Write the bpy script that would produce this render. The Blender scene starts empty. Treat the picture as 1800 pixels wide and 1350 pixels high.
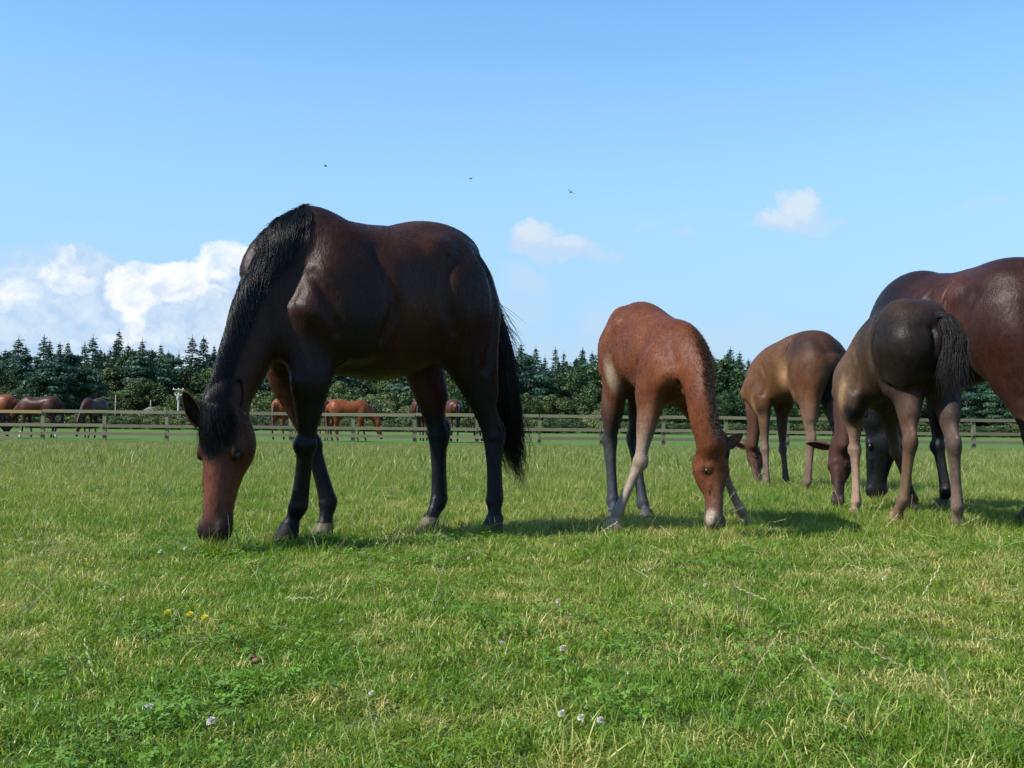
import bpy, math, random
import numpy as np
from mathutils import Vector, Matrix
rng = np.random.default_rng(7)
random.seed(7)
sc = bpy.context.scene
COL = sc.collection

# ------------------------------------------------------------------ camera
F = 1930.0                    # focal length in pixels of an 1800 px wide frame
CAMZ = 0.56
PITCH = math.atan(72 / F)
ROLL = math.radians(0.55)
_f = np.array([0, math.cos(PITCH), math.sin(PITCH)])
_r0 = np.array([1.0, 0, 0]); _u0 = np.cross(_r0, _f)
CR = _r0 * math.cos(ROLL) + _u0 * math.sin(ROLL)
CU = -_r0 * math.sin(ROLL) + _u0 * math.cos(ROLL)
CF = _f
CP = np.array([0, 0, CAMZ])
cam_d = bpy.data.cameras.new('camera'); cam = bpy.data.objects.new('camera', cam_d); COL.objects.link(cam)
cam_d.sensor_width = 36; cam_d.lens = 36 * F / 1800; cam_d.clip_end = 6000; cam_d.clip_start = 0.05
m = Matrix(((CR[0], CU[0], -CF[0], 0), (CR[1], CU[1], -CF[1], 0), (CR[2], CU[2], -CF[2], CAMZ), (0, 0, 0, 1)))
cam.matrix_world = m
sc.camera = cam

# ------------------------------------------------------------------ light
SUN_AZ = np.array([-0.91, -0.41]); SUN_EL = math.radians(44)
SUN_AZ = SUN_AZ / np.linalg.norm(SUN_AZ)
TOSUN = Vector((SUN_AZ[0] * math.cos(SUN_EL), SUN_AZ[1] * math.cos(SUN_EL), math.sin(SUN_EL)))
sd = bpy.data.lights.new('sun', 'SUN'); so = bpy.data.objects.new('sun', sd); COL.objects.link(so)
sd.energy = 5.0; sd.angle = math.radians(0.53); sd.color = (1.0, 0.95, 0.87)
so.rotation_euler = (-TOSUN).to_track_quat('-Z', 'Y').to_euler()
so.location = (-20, -10, 30)
sc.view_settings.view_transform = 'Standard'
sc.view_settings.look = 'None'
sc.view_settings.exposure = 0.58
sc.view_settings.gamma = 1.0
sc.view_settings.use_curve_mapping = False
sc.cycles.max_bounces = 8
sc.cycles.diffuse_bounces = 3
sc.cycles.transparent_max_bounces = 12
sc.cycles.use_denoising = True
try:
    sc.cycles_curves.shape = 'RIBBONS'
except Exception:
    pass

# ------------------------------------------------------------------ projection helpers (photo pixel -> place)
def ray(px, py):
    return CR * (px - 900) + CU * (675 - py) + CF * F
def PD(px, py, d):
    v = ray(px, py); return CP + v * (d / v[1])
def GZ(y):
    t = np.clip((np.asarray(y, float) - 9) / 27, 0, 1)
    return -0.12 * t * t * (3 - 2 * t)
def PXD(px, d, z=None):
    """point on the ground at picture column px and depth d"""
    v = ray(px, 747); x = v[0] / v[1] * d
    return np.array([x, d, float(GZ(d)) if z is None else z])

# ------------------------------------------------------------------ world: sky with clouds
W = bpy.data.worlds.new('World'); sc.world = W; W.use_nodes = True
def build_world():
    nt = W.node_tree; N = nt.nodes; Lk = nt.links
    for n in list(N): N.remove(n)
    out = N.new('ShaderNodeOutputWorld'); bg = N.new('ShaderNodeBackground'); Lk.new(bg.outputs[0], out.inputs[0])
    bg.inputs[1].default_value = 0.1
    sky = N.new('ShaderNodeTexSky'); sky.sky_type = 'NISHITA'; sky.sun_disc = False
    sky.sun_elevation = SUN_EL; sky.sun_rotation = math.atan2(SUN_AZ[0], SUN_AZ[1])
    sky.air_density = 1.0; sky.dust_density = 0.15; sky.ozone_density = 2.2; sky.altitude = 0
    def M(op, a, b=None, c=None, clamp=False):
        n = N.new('ShaderNodeMath'); n.operation = op; n.use_clamp = clamp
        for i, v in enumerate((a, b, c)):
            if v is None: continue
            if isinstance(v, (int, float)): n.inputs[i].default_value = v
            else: Lk.new(v, n.inputs[i])
        return n.outputs[0]
    def VM(op, a, b=None):
        n = N.new('ShaderNodeVectorMath'); n.operation = op
        for i, v in enumerate((a, b)):
            if v is None: continue
            if isinstance(v, (tuple, list)): n.inputs[i].default_value = v
            else: Lk.new(v, n.inputs[i])
        return n.outputs['Value'] if op == 'LENGTH' else n.outputs[0]
    def RGB(c): return tuple(c) + (1,)
    def mix(fac, a, b, mode='MIX'):
        n = N.new('ShaderNodeMix'); n.data_type = 'RGBA'; n.blend_type = mode
        if isinstance(fac, (int, float)): n.inputs[0].default_value = fac
        else: Lk.new(fac, n.inputs[0])
        for i, v in ((6, a), (7, b)):
            if isinstance(v, tuple): n.inputs[i].default_value = v if len(v) == 4 else v + (1,)
            else: Lk.new(v, n.inputs[i])
        return n.outputs[2]
    tc = N.new('ShaderNodeTexCoord'); sep = N.new('ShaderNodeSeparateXYZ'); Lk.new(tc.outputs['Generated'], sep.inputs[0])
    x, y, z = sep.outputs
    # azimuth (rad, 0 = +Y) and elevation (rad)
    az = M('ARCTAN2', x, y)
    hyp = M('SQRT', M('ADD', M('MULTIPLY', x, x), M('MULTIPLY', y, y)))
    el = M('ARCTAN2', z, hyp)
    comb = N.new('ShaderNodeCombineXYZ'); Lk.new(az, comb.inputs[0]); Lk.new(el, comb.inputs[1])
    ae = comb.outputs[0]
    def noise(vec, scale, detail, rough=0.55, dist=0.0, off=(0, 0, 0)):
        n = N.new('ShaderNodeTexNoise'); n.inputs['Scale'].default_value = scale; n.inputs['Detail'].default_value = detail
        n.inputs['Roughness'].default_value = rough; n.inputs['Distortion'].default_value = dist
        v = VM('ADD', vec, off) if off != (0, 0, 0) else vec
        Lk.new(v, n.inputs['Vector']); return n
    nz = noise(ae, 16, 8, 0.60)
    wob = VM('MULTIPLY', VM('SUBTRACT', nz.outputs['Color'], (0.5, 0.5, 0.5)), (0.050, 0.046, 0))
    p = VM('ADD', ae, wob)
    nzf = noise(ae, 60, 6, 0.65)
    p2 = VM('ADD', p, VM('MULTIPLY', VM('SUBTRACT', nzf.outputs['Color'], (0.5, 0.5, 0.5)), (0.018, 0.016, 0)))
    def blob(px, py, rx, ry, soft=1.0, amp=1.0, src=None):
        v = ray(px, py); a = math.atan2(v[0], v[1]); e = math.atan2(v[2], math.hypot(v[0], v[1]))
        q = VM('MULTIPLY', VM('SUBTRACT', p2 if src is None else src, (a, e, 0)), (F / rx, F / ry, 0))
        l = VM('LENGTH', q)
        mr = N.new('ShaderNodeMapRange'); mr.interpolation_type = 'SMOOTHSTEP'
        Lk.new(l, mr.inputs[0]); mr.inputs[1].default_value = 1.0 + soft * .5; mr.inputs[2].default_value = 1.0 - soft * .5
        mr.inputs[3].default_value = 0; mr.inputs[4].default_value = amp
        return mr.outputs[0]
    def mx(lst):
        r = lst[0]
        for b in lst[1:]: r = M('MAXIMUM', r, b)
        return r
    # bright sunlit heads
    bright = mx([blob(392, 455, 44, 30, .30), blob(352, 478, 40, 22, .4), blob(268, 484, 62, 30, .30), blob(300, 478, 44, 26, .35), blob(240, 505, 46, 34, .35), blob(205, 490, 20, 20, .4),
                 blob(318, 508, 66, 18, .5), blob(232, 560, 18, 34, .7, .8), blob(435, 452, 44, 20, .6, .75), blob(122, 450, 13, 20, .6, .75), blob(118, 475, 26, 18, .7, .7),
                 blob(112, 500, 46, 18, .7, .70), blob(20, 530, 40, 26, .9, .65), blob(230, 590, 70, 10, 1., .5)])
    grey = mx([blob(340, 560, 150, 95, .35, .97), blob(300, 520, 110, 50, .4, .9), blob(85, 550, 150, 80, .6, .85), blob(60, 590, 200, 60, .7, .88), blob(170, 515, 50, 60, .5, .92), blob(125, 470, 40, 40, .6, .75),
               blob(50, 478, 90, 26, .9, .5), blob(300, 620, 280, 50, .8, .75)])
    wisp = mx([blob(938, 410, 42, 28, .5, .95), blob(965, 434, 76, 22, .5, .9), blob(1012, 428, 48, 20, .6, .85), blob(1058, 441, 44, 9, .9, .6), blob(1405, 368, 32, 28, .5, .95), blob(1392, 386, 62, 22, .5, .9),
               blob(1430, 398, 56, 11, .8, .75), blob(1355, 384, 34, 14, .7, .75), blob(920, 495, 42, 26, 1.0, .65), blob(905, 548, 55, 34, 1.1, .5),
               blob(1060, 580, 48, 44, 1.1, .6), blob(1290, 600, 130, 30, 1.2, .45), blob(1200, 412, 16, 8, 1.2, .35), blob(1140, 398, 26, 7, 1.2, .28),
               blob(1720, 362, 50, 8, 1.3, .25), blob(1620, 600, 200, 26, 1.4, .3), blob(700, 600, 260, 30, 1.4, .3), blob(1010, 640, 460, 48, 1.3, .5), blob(110, 452, 90, 14, 1.3, .35)])
    core = mx([blob(936, 404, 34, 20, .9, .7), blob(1000, 420, 30, 11, .9, .5), blob(1406, 362, 26, 20, .9, .7), blob(1372, 378, 26, 11, .9, .5)])
    # low cumulus scattered round the rest of the horizon
    n2 = noise(ae, 3.2, 6, 0.6)
    band = N.new('ShaderNodeMapRange'); Lk.new(el, band.inputs[0]); band.inputs[1].default_value = 0.30; band.inputs[2].default_value = 0.05
    band.inputs[3].default_value = 0; band.inputs[4].default_value = 0.16
    n2v = M('ADD', n2.outputs['Fac'], band.outputs[0])
    aw = M('MULTIPLY', M('SUBTRACT', M('ABSOLUTE', az), 0.55), 2.2, clamp=True)
    far = M('MULTIPLY', M('MULTIPLY', M('SUBTRACT', n2v, .60), 7.0, clamp=True), aw, clamp=True)
    # texture inside the clouds
    tx = noise(p, 48, 6, 0.6, 0.2)
    tex = N.new('ShaderNodeMapRange'); Lk.new(tx.outputs['Fac'], tex.inputs[0]); tex.inputs[1].default_value = .30; tex.inputs[2].default_value = .68
    tex.inputs[3].default_value = .55; tex.inputs[4].default_value = 1.1
    # sky colour: physical sky, saturated a little and lifted towards the horizon as in the picture
    hs = N.new('ShaderNodeHueSaturation'); hs.inputs['Saturation'].default_value = 1.0; hs.inputs['Value'].default_value = 1.0
    Lk.new(sky.outputs[0], hs.inputs['Color'])
    skyc = mix(1.0, hs.outputs[0], SKY_TINT, 'MULTIPLY')
    er = N.new('ShaderNodeMapRange'); er.interpolation_type = 'SMOOTHSTEP'; Lk.new(el, er.inputs[0])
    er.inputs[1].default_value = 0.0; er.inputs[2].default_value = 0.42; er.inputs[3].default_value = 1; er.inputs[4].default_value = 0
    skyc = mix(M('MULTIPLY', er.outputs[0], SKY_HZ_MIX), skyc, SKY_HZ)
    c = mix(M('MULTIPLY', wisp, tex.outputs[0], clamp=True), skyc, (3.9, 4.9, 6.1)); c = mix(M('MULTIPLY', core, .8), c, (5.4, 5.9, 6.4))
    c = mix(M('MULTIPLY', far, .8), c, (5.7, 6.1, 6.6))
    gcol = mix(M('MULTIPLY', M('SUBTRACT', tx.outputs['Fac'], .35), 3.0, clamp=True), (3.3, 4.5, 6.1), (5.0, 5.8, 6.6))
    c = mix(grey, c, gcol)
    bcol = mix(M('MULTIPLY', M('SUBTRACT', tx.outputs['Fac'], .36), 4.0, clamp=True), (5.6, 6.1, 6.7), (6.95, 7.0, 7.1))
    c = mix(M('MULTIPLY', bright, tex.outputs[0], clamp=True), c, bcol)
    Lk.new(c, bg.inputs[0])
SKY_TINT = (1.08, 1.47, 1.60)
SKY_HZ = (2.70, 4.05, 5.75)
SKY_HZ_MIX = 0.92
build_world()

# ------------------------------------------------------------------ object helpers
def tag(o, label=None, cat=None, group=None, kind=None):
    if label: o['label'] = label
    if cat: o['category'] = cat
    if group: o['group'] = group
    if kind: o['kind'] = kind
    return o
def empty(name, loc, rz=0):
    o = bpy.data.objects.new(name, None); COL.objects.link(o); o.location = loc; o.rotation_euler = (0, 0, rz)
    o.empty_display_size = 0.2
    return o
def link(name, data, parent=None, mat=None):
    o = bpy.data.objects.new(name, data); COL.objects.link(o)
    if mat is not None and not data.materials: data.materials.append(mat)
    if parent is not None:
        o.parent = parent
        if parent.type == 'EMPTY' or True:
            bpy.context.view_layer.update if False else None
    return o
def mesh_np(name, V, Fc, mat=None, smooth=False, col=None):
    """fast mesh from arrays: V (n,3), Fc (m,3|4)"""
    V = np.asarray(V, np.float32); Fc = np.asarray(Fc, np.int32)
    me = bpy.data.meshes.new(name)
    k = Fc.shape[1]
    me.vertices.add(len(V)); me.vertices.foreach_set('co', V.ravel())
    me.loops.add(Fc.size); me.loops.foreach_set('vertex_index', Fc.ravel())
    me.polygons.add(len(Fc))
    me.polygons.foreach_set('loop_start', np.arange(0, Fc.size, k, dtype=np.int32))
    me.polygons.foreach_set('loop_total', np.full(len(Fc), k, np.int32))
    me.polygons.foreach_set('use_smooth', np.full(len(Fc), smooth, bool))
    if col is not None:
        ca = me.color_attributes.new('Col', 'FLOAT_COLOR', 'POINT')
        c4 = np.ones((len(V), 4), np.float32); c4[:, :3] = col
        ca.data.foreach_set('color', c4.ravel())
    me.update(); me.validate()
    if mat: me.materials.append(mat)
    return me
def box_mesh(name, x0, x1, y0, y1, z0, z1, mat):
    V = [(x, y, z) for z in (z0, z1) for y in (y0, y1) for x in (x0, x1)]
    Fc = [(0, 2, 3, 1), (4, 5, 7, 6), (0, 1, 5, 4), (2, 6, 7, 3), (0, 4, 6, 2), (1, 3, 7, 5)]
    return mesh_np(name, V, Fc, mat)

class NT:
    """small node-tree helper for materials"""
    def __init__(s, name):
        s.m = bpy.data.materials.new(name); s.m.use_nodes = True; s.t = s.m.node_tree; s.N = s.t.nodes; s.L = s.t.links
        s.b = s.N['Principled BSDF']; s.out = s.N['Material Output']
    def new(s, t, **kw):
        n = s.N.new(t)
        for k, v in kw.items(): setattr(n, k, v)
        return n
    def set(s, sock, v):
        if isinstance(v, (int, float)): sock.default_value = v
        elif isinstance(v, tuple): sock.default_value = v if len(v) == len(sock.default_value) else v + (1,)
        else: s.L.new(v, sock)
    def mix(s, f, a, b, mode='MIX'):
        n = s.new('ShaderNodeMix', data_type='RGBA', blend_type=mode)
        s.set(n.inputs[0], f); s.set(n.inputs[6], a); s.set(n.inputs[7], b); return n.outputs[2]
    def math(s, op, a, b=0.0, clamp=False):
        n = s.new('ShaderNodeMath', operation=op, use_clamp=clamp); s.set(n.inputs[0], a); s.set(n.inputs[1], b); return n.outputs[0]
    def noise(s, vec, scale, detail=4, rough=.55, dist=0.0):
        n = s.new('ShaderNodeTexNoise'); n.inputs['Scale'].default_value = scale; n.inputs['Detail'].default_value = detail
        n.inputs['Roughness'].default_value = rough; n.inputs['Distortion'].default_value = dist
        if vec is not None: s.L.new(vec, n.inputs['Vector'])
        return n.outputs['Fac']
    def ramp(s, v, lo, hi, a=0.0, b=1.0):
        n = s.new('ShaderNodeMapRange'); s.L.new(v, n.inputs[0])
        n.inputs[1].default_value = lo; n.inputs[2].default_value = hi; n.inputs[3].default_value = a; n.inputs[4].default_value = b
        return n.outputs[0]
    def pos(s): return s.new('ShaderNodeNewGeometry').outputs['Position']
    def obj(s): return s.new('ShaderNodeTexCoord').outputs['Object']
    def scale(s, v, k):
        n = s.new('ShaderNodeVectorMath', operation='MULTIPLY'); s.L.new(v, n.inputs[0]); n.inputs[1].default_value = k; return n.outputs[0]
    def bump(s, h, strength, dist):
        n = s.new('ShaderNodeBump'); n.inputs['Strength'].default_value = strength; n.inputs['Distance'].default_value = dist
        s.L.new(h, n.inputs['Height']); s.L.new(n.outputs[0], s.b.inputs['Normal'])
    def col(s, c): s.set(s.b.inputs['Base Color'], c)
    def P(s, **kw):
        for k, v in kw.items(): s.set(s.b.inputs[k.replace('_', ' ')], v)

def simple_mat(name, c, rough=.7, var=.2, scale=8, metal=0):
    t = NT(name); n = t.noise(t.obj(), scale, 5)
    a = tuple(x * (1 - var) for x in c); b = tuple(x * (1 + var) for x in c)
    t.col(t.mix(t.ramp(n, .3, .7), a, b)); t.P(Roughness=rough, Metallic=metal)
    return t.m
# ------------------------------------------------------------------ smooth body surfaces (blended limbs and muscles)
def catmull(A, n=5):
    A = np.asarray(A, float)
    if A.ndim == 1: A = A[:, None]
    P = np.vstack([2 * A[0] - A[1], A, 2 * A[-1] - A[-2]])
    out = []
    for i in range(1, len(P) - 2):
        p0, p1, p2, p3 = P[i - 1], P[i], P[i + 1], P[i + 2]
        for j in range(n):
            t = j / n
            out.append(.5 * ((2 * p1) + (-p0 + p2) * t + (2 * p0 - 5 * p1 + 4 * p2 - p3) * t * t + (-p0 + 3 * p1 - 3 * p2 + p3) * t ** 3))
    out.append(P[-2])
    return np.array(out)
def nrm(v): return v / (np.linalg.norm(v, axis=-1, keepdims=True) + 1e-9)

class Tube:
    def __init__(s, pts, ra, rb, side, col, rd=None, n=4, sm=True):
        n = 6 if len(pts) in (5, 6, 7, 8, 9) and sm else n
        s.P = catmull(pts, n); s.ra = np.maximum(catmull(ra, n)[:, 0], .004); s.rb = np.maximum(catmull(rb, n)[:, 0], .004)
        s.rd = s.rb if rd is None else np.maximum(catmull(rd, n)[:, 0], .004)
        c = np.asarray(col, float)
        if c.ndim == 1: c = np.tile(c, (len(pts), 1))
        s.col = np.clip(catmull(c, n), 0.002, 1)
        T = nrm(np.gradient(s.P, axis=0)); side = np.asarray(side, float)
        if side.ndim == 1: side = np.tile(side, (len(s.P), 1))
        else: side = catmull(side, n)
        s.A = nrm(side - (side * T).sum(1, keepdims=True) * T); s.B = np.cross(T, s.A); s.T = T
        r = max(s.ra.max(), s.rb.max(), s.rd.max())
        s.lo = s.P.min(0) - r - .14; s.hi = s.P.max(0) + r + .14
    def ev(s, X, want=False):
        d = np.full(len(X), .3, np.float32)
        mk = ((X > s.lo) & (X < s.hi)).all(1)
        idx = np.nonzero(mk)[0]
        if len(idx) == 0: return (d, None) if want else d
        Q = X[idx].astype(np.float32)
        best = np.full(len(Q), 1e9, np.float32); bi = np.zeros(len(Q), np.int32); bt = np.zeros(len(Q), np.float32)
        for j in range(len(s.P) - 1):
            a = s.P[j].astype(np.float32); ab = (s.P[j + 1] - s.P[j]).astype(np.float32); L2 = float(ab @ ab) + 1e-9
            v = Q - a
            t = np.clip((v @ ab) / L2, 0, 1)
            v -= t[:, None] * ab
            d2 = np.einsum('ij,ij->i', v, v)
            u = d2 < best
            best[u] = d2[u]; bi[u] = j; bt[u] = t[u]
        # parameter from the cross-section planes, continuous from one segment to the next
        Pf = s.P.astype(np.float32); Tf = s.T.astype(np.float32); last = len(s.P) - 2
        for _ in range(3):
            f0 = np.einsum('ij,ij->i', Q - Pf[bi], Tf[bi]); f1 = np.einsum('ij,ij->i', Q - Pf[bi + 1], Tf[bi + 1])
            dn_ = (f0 < 0) & (bi > 0); up_ = (f1 > 0) & (bi < last) & ~dn_
            if _ < 2: bi = bi - dn_ + up_
        den = f0 - f1
        bt = np.clip(np.where(np.abs(den) > 1e-7, f0 / np.where(np.abs(den) > 1e-7, den, 1), bt), 0, 1).astype(np.float32)
        t = bt[:, None]
        def lp(Z):
            Z = Z.astype(np.float32)
            if Z.ndim == 1: return Z[bi] * (1 - bt) + Z[bi + 1] * bt
            return Z[bi] * (1 - t) + Z[bi + 1] * t
        C = lp(s.P); A = nrm(lp(s.A)); B = nrm(lp(s.B)); T = nrm(lp(s.T)); ra = lp(s.ra); rb = lp(s.rb); rd = lp(s.rd)
        v = Q - C
        x = (v * A).sum(1); y = (v * B).sum(1); z = (v * T).sum(1)
        ry = np.where(y > 0, rb, rd)
        rz = np.minimum(ra, ry)
        l = np.sqrt(x * x + y * y + z * z)
        end = ((bi == 0) & (bt <= 0)) | ((bi == len(s.P) - 2) & (bt >= 1))
        xy = np.sqrt(x * x + y * y) + 1e-6; e2 = np.sqrt((x / ra) ** 2 + (y / ry) ** 2)
        q = np.where(end, np.sqrt(e2 ** 2 + (z / rz) ** 2), l * (e2 + 1e-9) / xy) + 1e-6
        d[idx] = np.where(q < .3, -(1 - q) * rz, l * (1 - 1 / q))
        if want:
            c = np.zeros((len(X), 3), np.float32); c[idx] = lp(s.col); return d, c
        return d
class Ell:
    def __init__(s, c, r, axes=None, col=(0, 0, 0)):
        s.c = np.asarray(c, float); s.r = np.asarray(r, float) * np.ones(3); s.M = np.eye(3) if axes is None else np.asarray(axes, float)
        s.colr = None if col is None else np.asarray(col, float)
    def ev(s, X, want=False):
        v = (X - s.c) @ s.M.T
        q = np.sqrt(((v / s.r) ** 2).sum(1)) + 1e-6; l = np.sqrt((v * v).sum(1))
        d = np.where(q < .3, -(1 - q) * s.r.min(), l * (1 - 1 / q)).astype(np.float32)
        if want:
            c = np.tile(s.colr if s.colr is not None else (0, 0, 0), (len(X), 1)); return d, c
        return d
def smin(a, b, k):
    h = np.maximum(k - np.abs(a - b), 0) / k
    return np.minimum(a, b) - h * h * k * .25
def smax(a, b, k): return -smin(-a, -b, k)

class Body:
    """groups of primitives; each group has an attach point where it melts into the trunk"""
    def __init__(s): s.g = []; s.spots = []; s.cuts = []
    def group(s, attach=None, R=.3, k=.07): s.g.append(dict(p=[], at=attach, R=R, k=k)); return s.g[-1]
    def ev(s, X):
        D = None
        for g in s.g:
            d = None
            for pr, op, k in g['p']:
                e = pr.ev(X)
                if d is None: d = e
                elif op > 0: d = smin(d, e, k)
                else: d = smax(d, -e, k)
            if D is None: D = d
            else:
                if g['at'] is None: k = np.full(len(X), g['k'], np.float32)
                else:
                    r = np.sqrt(((X - g['at']) ** 2).sum(1)) / g['R']
                    k = .006 + g['k'] * np.clip(1.5 - r, 0, 1)
                D = smin(D, d, k)
        for pr, k in s.cuts: D = smax(D, -pr.ev(X), k)
        return D
    def colour(s, X):
        ws = 0; cs = 0; ds = []; cc = []
        for g in s.g:
            for pr, op, k in g['p']:
                if op < 0: continue
                if isinstance(pr, Ell) and pr.colr is None: continue
                d, c = pr.ev(X, True)
                if c is None: continue
                ds.append(d); cc.append(c)
        ds = np.array(ds); mn = ds.min(0)
        for d, c in zip(ds, cc):
            w = np.exp(-np.clip((d - mn) / .07, 0, 30))[:, None]
            ws = ws + w; cs = cs + w * c
        c = cs / ws
        for ctr, rad, col, soft in s.spots:
            r = np.sqrt((((X - ctr) / rad) ** 2).sum(1))
            w = np.clip((1 + soft - r) / (2 * soft), 0, 1)[:, None]; w = w * w * (3 - 2 * w)
            c = c * (1 - w) + np.asarray(col) * w
        return c
    def mesh(s, name, h, mat):
        lo = np.min([np.min([p[0].lo if isinstance(p[0], Tube) else p[0].c - p[0].r.max() for p in g['p']], 0) for g in s.g], 0) - .02
        hi = np.max([np.max([p[0].hi if isinstance(p[0], Tube) else p[0].c + p[0].r.max() for p in g['p']], 0) for g in s.g], 0) + .02
        lo = lo + .08; hi = hi - .08
        q = 4
        nc = np.ceil((hi - lo) / (h * q)).astype(int) + 1
        ax = [lo[i] + np.arange(nc[i]) * h * q for i in range(3)]
        G = np.stack(np.meshgrid(*ax, indexing='ij'), -1).reshape(-1, 3)
        Dc = s.ev(G).reshape(nc)
        # fine grid, cells of active coarse blocks only
        nf = (nc - 1) * q + 1
        act = np.abs(Dc) < h * q * 1.9
        blk = np.zeros(nc - 1, bool)
        for a in (0, 1):
            for b in (0, 1):
                for c in (0, 1):
                    blk |= act[a:nc[0] - 1 + a, b:nc[1] - 1 + b, c:nc[2] - 1 + c]
        D = np.repeat(np.repeat(np.repeat(Dc[:-1, :-1, :-1], q, 0), q, 1), q, 2)
        D = np.pad(D, ((0, 1),) * 3, mode='edge').astype(np.float32)
        fm = np.zeros(nf, bool)
        bi = np.argwhere(blk) * q
        for i in range(q + 1):
            for j in range(q + 1):
                for k in range(q + 1):
                    fm[bi[:, 0] + i, bi[:, 1] + j, bi[:, 2] + k] = True
        fi = np.argwhere(fm)
        D[fm] = s.ev(lo + fi * h)
        S = D < 0
        cnt = np.zeros(np.array(nf) - 1, np.uint8)
        for a in (0, 1):
            for b in (0, 1):
                for c in (0, 1):
                    cnt += S[a:nf[0] - 1 + a, b:nf[1] - 1 + b, c:nf[2] - 1 + c]
        ac = (cnt > 0) & (cnt < 8)
        ci = np.argwhere(ac)
        vid = np.full(cnt.shape, -1, np.int32); vid[ac] = np.arange(len(ci))
        acc = np.zeros((len(ci), 3)); num = np.zeros(len(ci))
        cor = [(a, b, c) for a in (0, 1) for b in (0, 1) for c in (0, 1)]
        val = {c: D[ci[:, 0] + c[0], ci[:, 1] + c[1], ci[:, 2] + c[2]] for c in cor}
        for c in cor:
            for x in range(3):
                if c[x] == 0:
                    e = list(c); e[x] = 1; e = tuple(e)
                    a, b = val[c], val[e]; m = (a < 0) != (b < 0)
                    t = np.where(m, a / (a - b + 1e-12), 0)
                    p = np.tile(np.array(c, float), (len(ci), 1)); p[:, x] = t
                    acc[m] += p[m]; num[m] += 1
        V = lo + (ci + acc / num[:, None]) * h
        Fs = []
        for x in range(3):
            sl0 = [slice(None)] * 3; sl1 = [slice(None)] * 3
            sl0[x] = slice(0, -1); sl1[x] = slice(1, None)
            a = S[tuple(sl0)]; b = S[tuple(sl1)]
            e = np.argwhere(a != b)
            y, z = (x + 1) % 3, (x + 2) % 3
            e = e[(e[:, y] > 0) & (e[:, z] > 0) & (e[:, y] < cnt.shape[y]) & (e[:, z] < cnt.shape[z])]
            ins = a[tuple(e.T)]
            def at(dy, dz):
                q_ = e.copy(); q_[:, y] += dy; q_[:, z] += dz; return vid[tuple(q_.T)]
            qd = np.stack([at(-1, -1), at(0, -1), at(0, 0), at(-1, 0)], 1)
            qd[~ins] = qd[~ins][:, ::-1]
            Fs.append(qd)
        Fc = np.vstack(Fs); Fc = Fc[(Fc >= 0).all(1)]
        # relax then project back on the true surface
        for it in range(2):
            acc = np.zeros_like(V); n = np.zeros(len(V))
            for a, b in ((0, 1), (1, 2), (2, 3), (3, 0)):
                np.add.at(acc, Fc[:, a], V[Fc[:, b]]); np.add.at(acc, Fc[:, b], V[Fc[:, a]])
                np.add.at(n, Fc[:, a], 1); np.add.at(n, Fc[:, b], 1)
            V = V * .4 + .6 * acc / np.maximum(n, 1)[:, None]
        if h < .018:
            e = h * .5
            d0 = s.ev(V)
            g = np.stack([s.ev(V + np.eye(3)[i] * e) - d0 for i in range(3)], 1) / e
            gl = np.maximum((g * g).sum(1), .3)
            V = V - np.clip(d0 / gl, -h, h)[:, None] * g
        c = s.colour(V)
        return mesh_np(name, V, Fc, mat, True, c)

# ------------------------------------------------------------------ horse building
def lerp(a, b, t): return np.asarray(a) * (1 - t) + np.asarray(b) * t
class HF:
    def __init__(s, x, y, ang):   # heading angle in degrees, 0 = +X (picture right), 90 = away from the camera
        s.O = np.array([x, y]); a = math.radians(ang); s.h = np.array([math.cos(a), math.sin(a)]); s.l = np.array([-s.h[1], s.h[0]])
        s.ang = a
        s.h3 = np.array([*s.h, 0]); s.l3 = np.array([*s.l, 0])
    def B(s, S, t, z): p = s.O + s.h * S + s.l * t; return np.array([p[0], p[1], z])
    def T(s, px, py, t):
        v = ray(px, py); k = (s.O @ s.l + t - CP[:2] @ s.l) / (v[:2] @ s.l); return CP + v * k
    def S(s, px, py, S):
        v = ray(px, py); k = (s.O @ s.h + S - CP[:2] @ s.h) / (v[:2] @ s.h); return CP + v * k
    def st(s, P): q = P[:2] - s.O; return (q @ s.h, q @ s.l, P[2])

def front_leg(bd, top, E, K, Fk, C, sc_, cu, cm, cl, side, f3, up=(.075, .16), fore=1.0):
    g = bd.group(attach=lerp(E, top, .35), R=.30 * sc_, k=.10)
    pts = [top, E, lerp(E, K, .4), lerp(E, K, .82), K, lerp(K, Fk, .2), lerp(K, Fk, .5), lerp(K, Fk, .84), Fk, lerp(Fk, C, .55), C]
    ra = np.array([up[0] / sc_, .060 * fore, .052 * fore, .034, .042, .029, .0245, .027, .036, .027, .037]) * sc_
    rb = np.array([up[1] / sc_, .095 * fore, .070 * fore, .042, .051, .037, .0315, .035, .044, .032, .041]) * sc_
    cols = [cu, cu, lerp(cu, cm, .3), lerp(cu, cm, .8), cm, lerp(cm, cl, .4), lerp(cm, cl, .7), cl, cl, cl, cl]
    g['p'].append((Tube(pts, ra, rb, side, cols, sm=False), 1, .03))
    dn = nrm(np.asarray(Fk) - np.asarray(K)); bk = -f3
    # tendons behind the cannon, ergot, knee cap
    g['p'].append((Tube([lerp(K, Fk, .05) + bk * .028 * sc_, lerp(K, Fk, .5) + bk * .030 * sc_, lerp(K, Fk, .98) + bk * .032 * sc_], np.array([.014, .012, .016]) * sc_, np.array([.014, .013, .018]) * sc_, side, cm), 1, .012))
    g['p'].append((Ell(np.asarray(K) + f3 * .022 * sc_, np.array([.037, .037, .040]) * sc_, col=cm), 1, .018))
    return g
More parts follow.
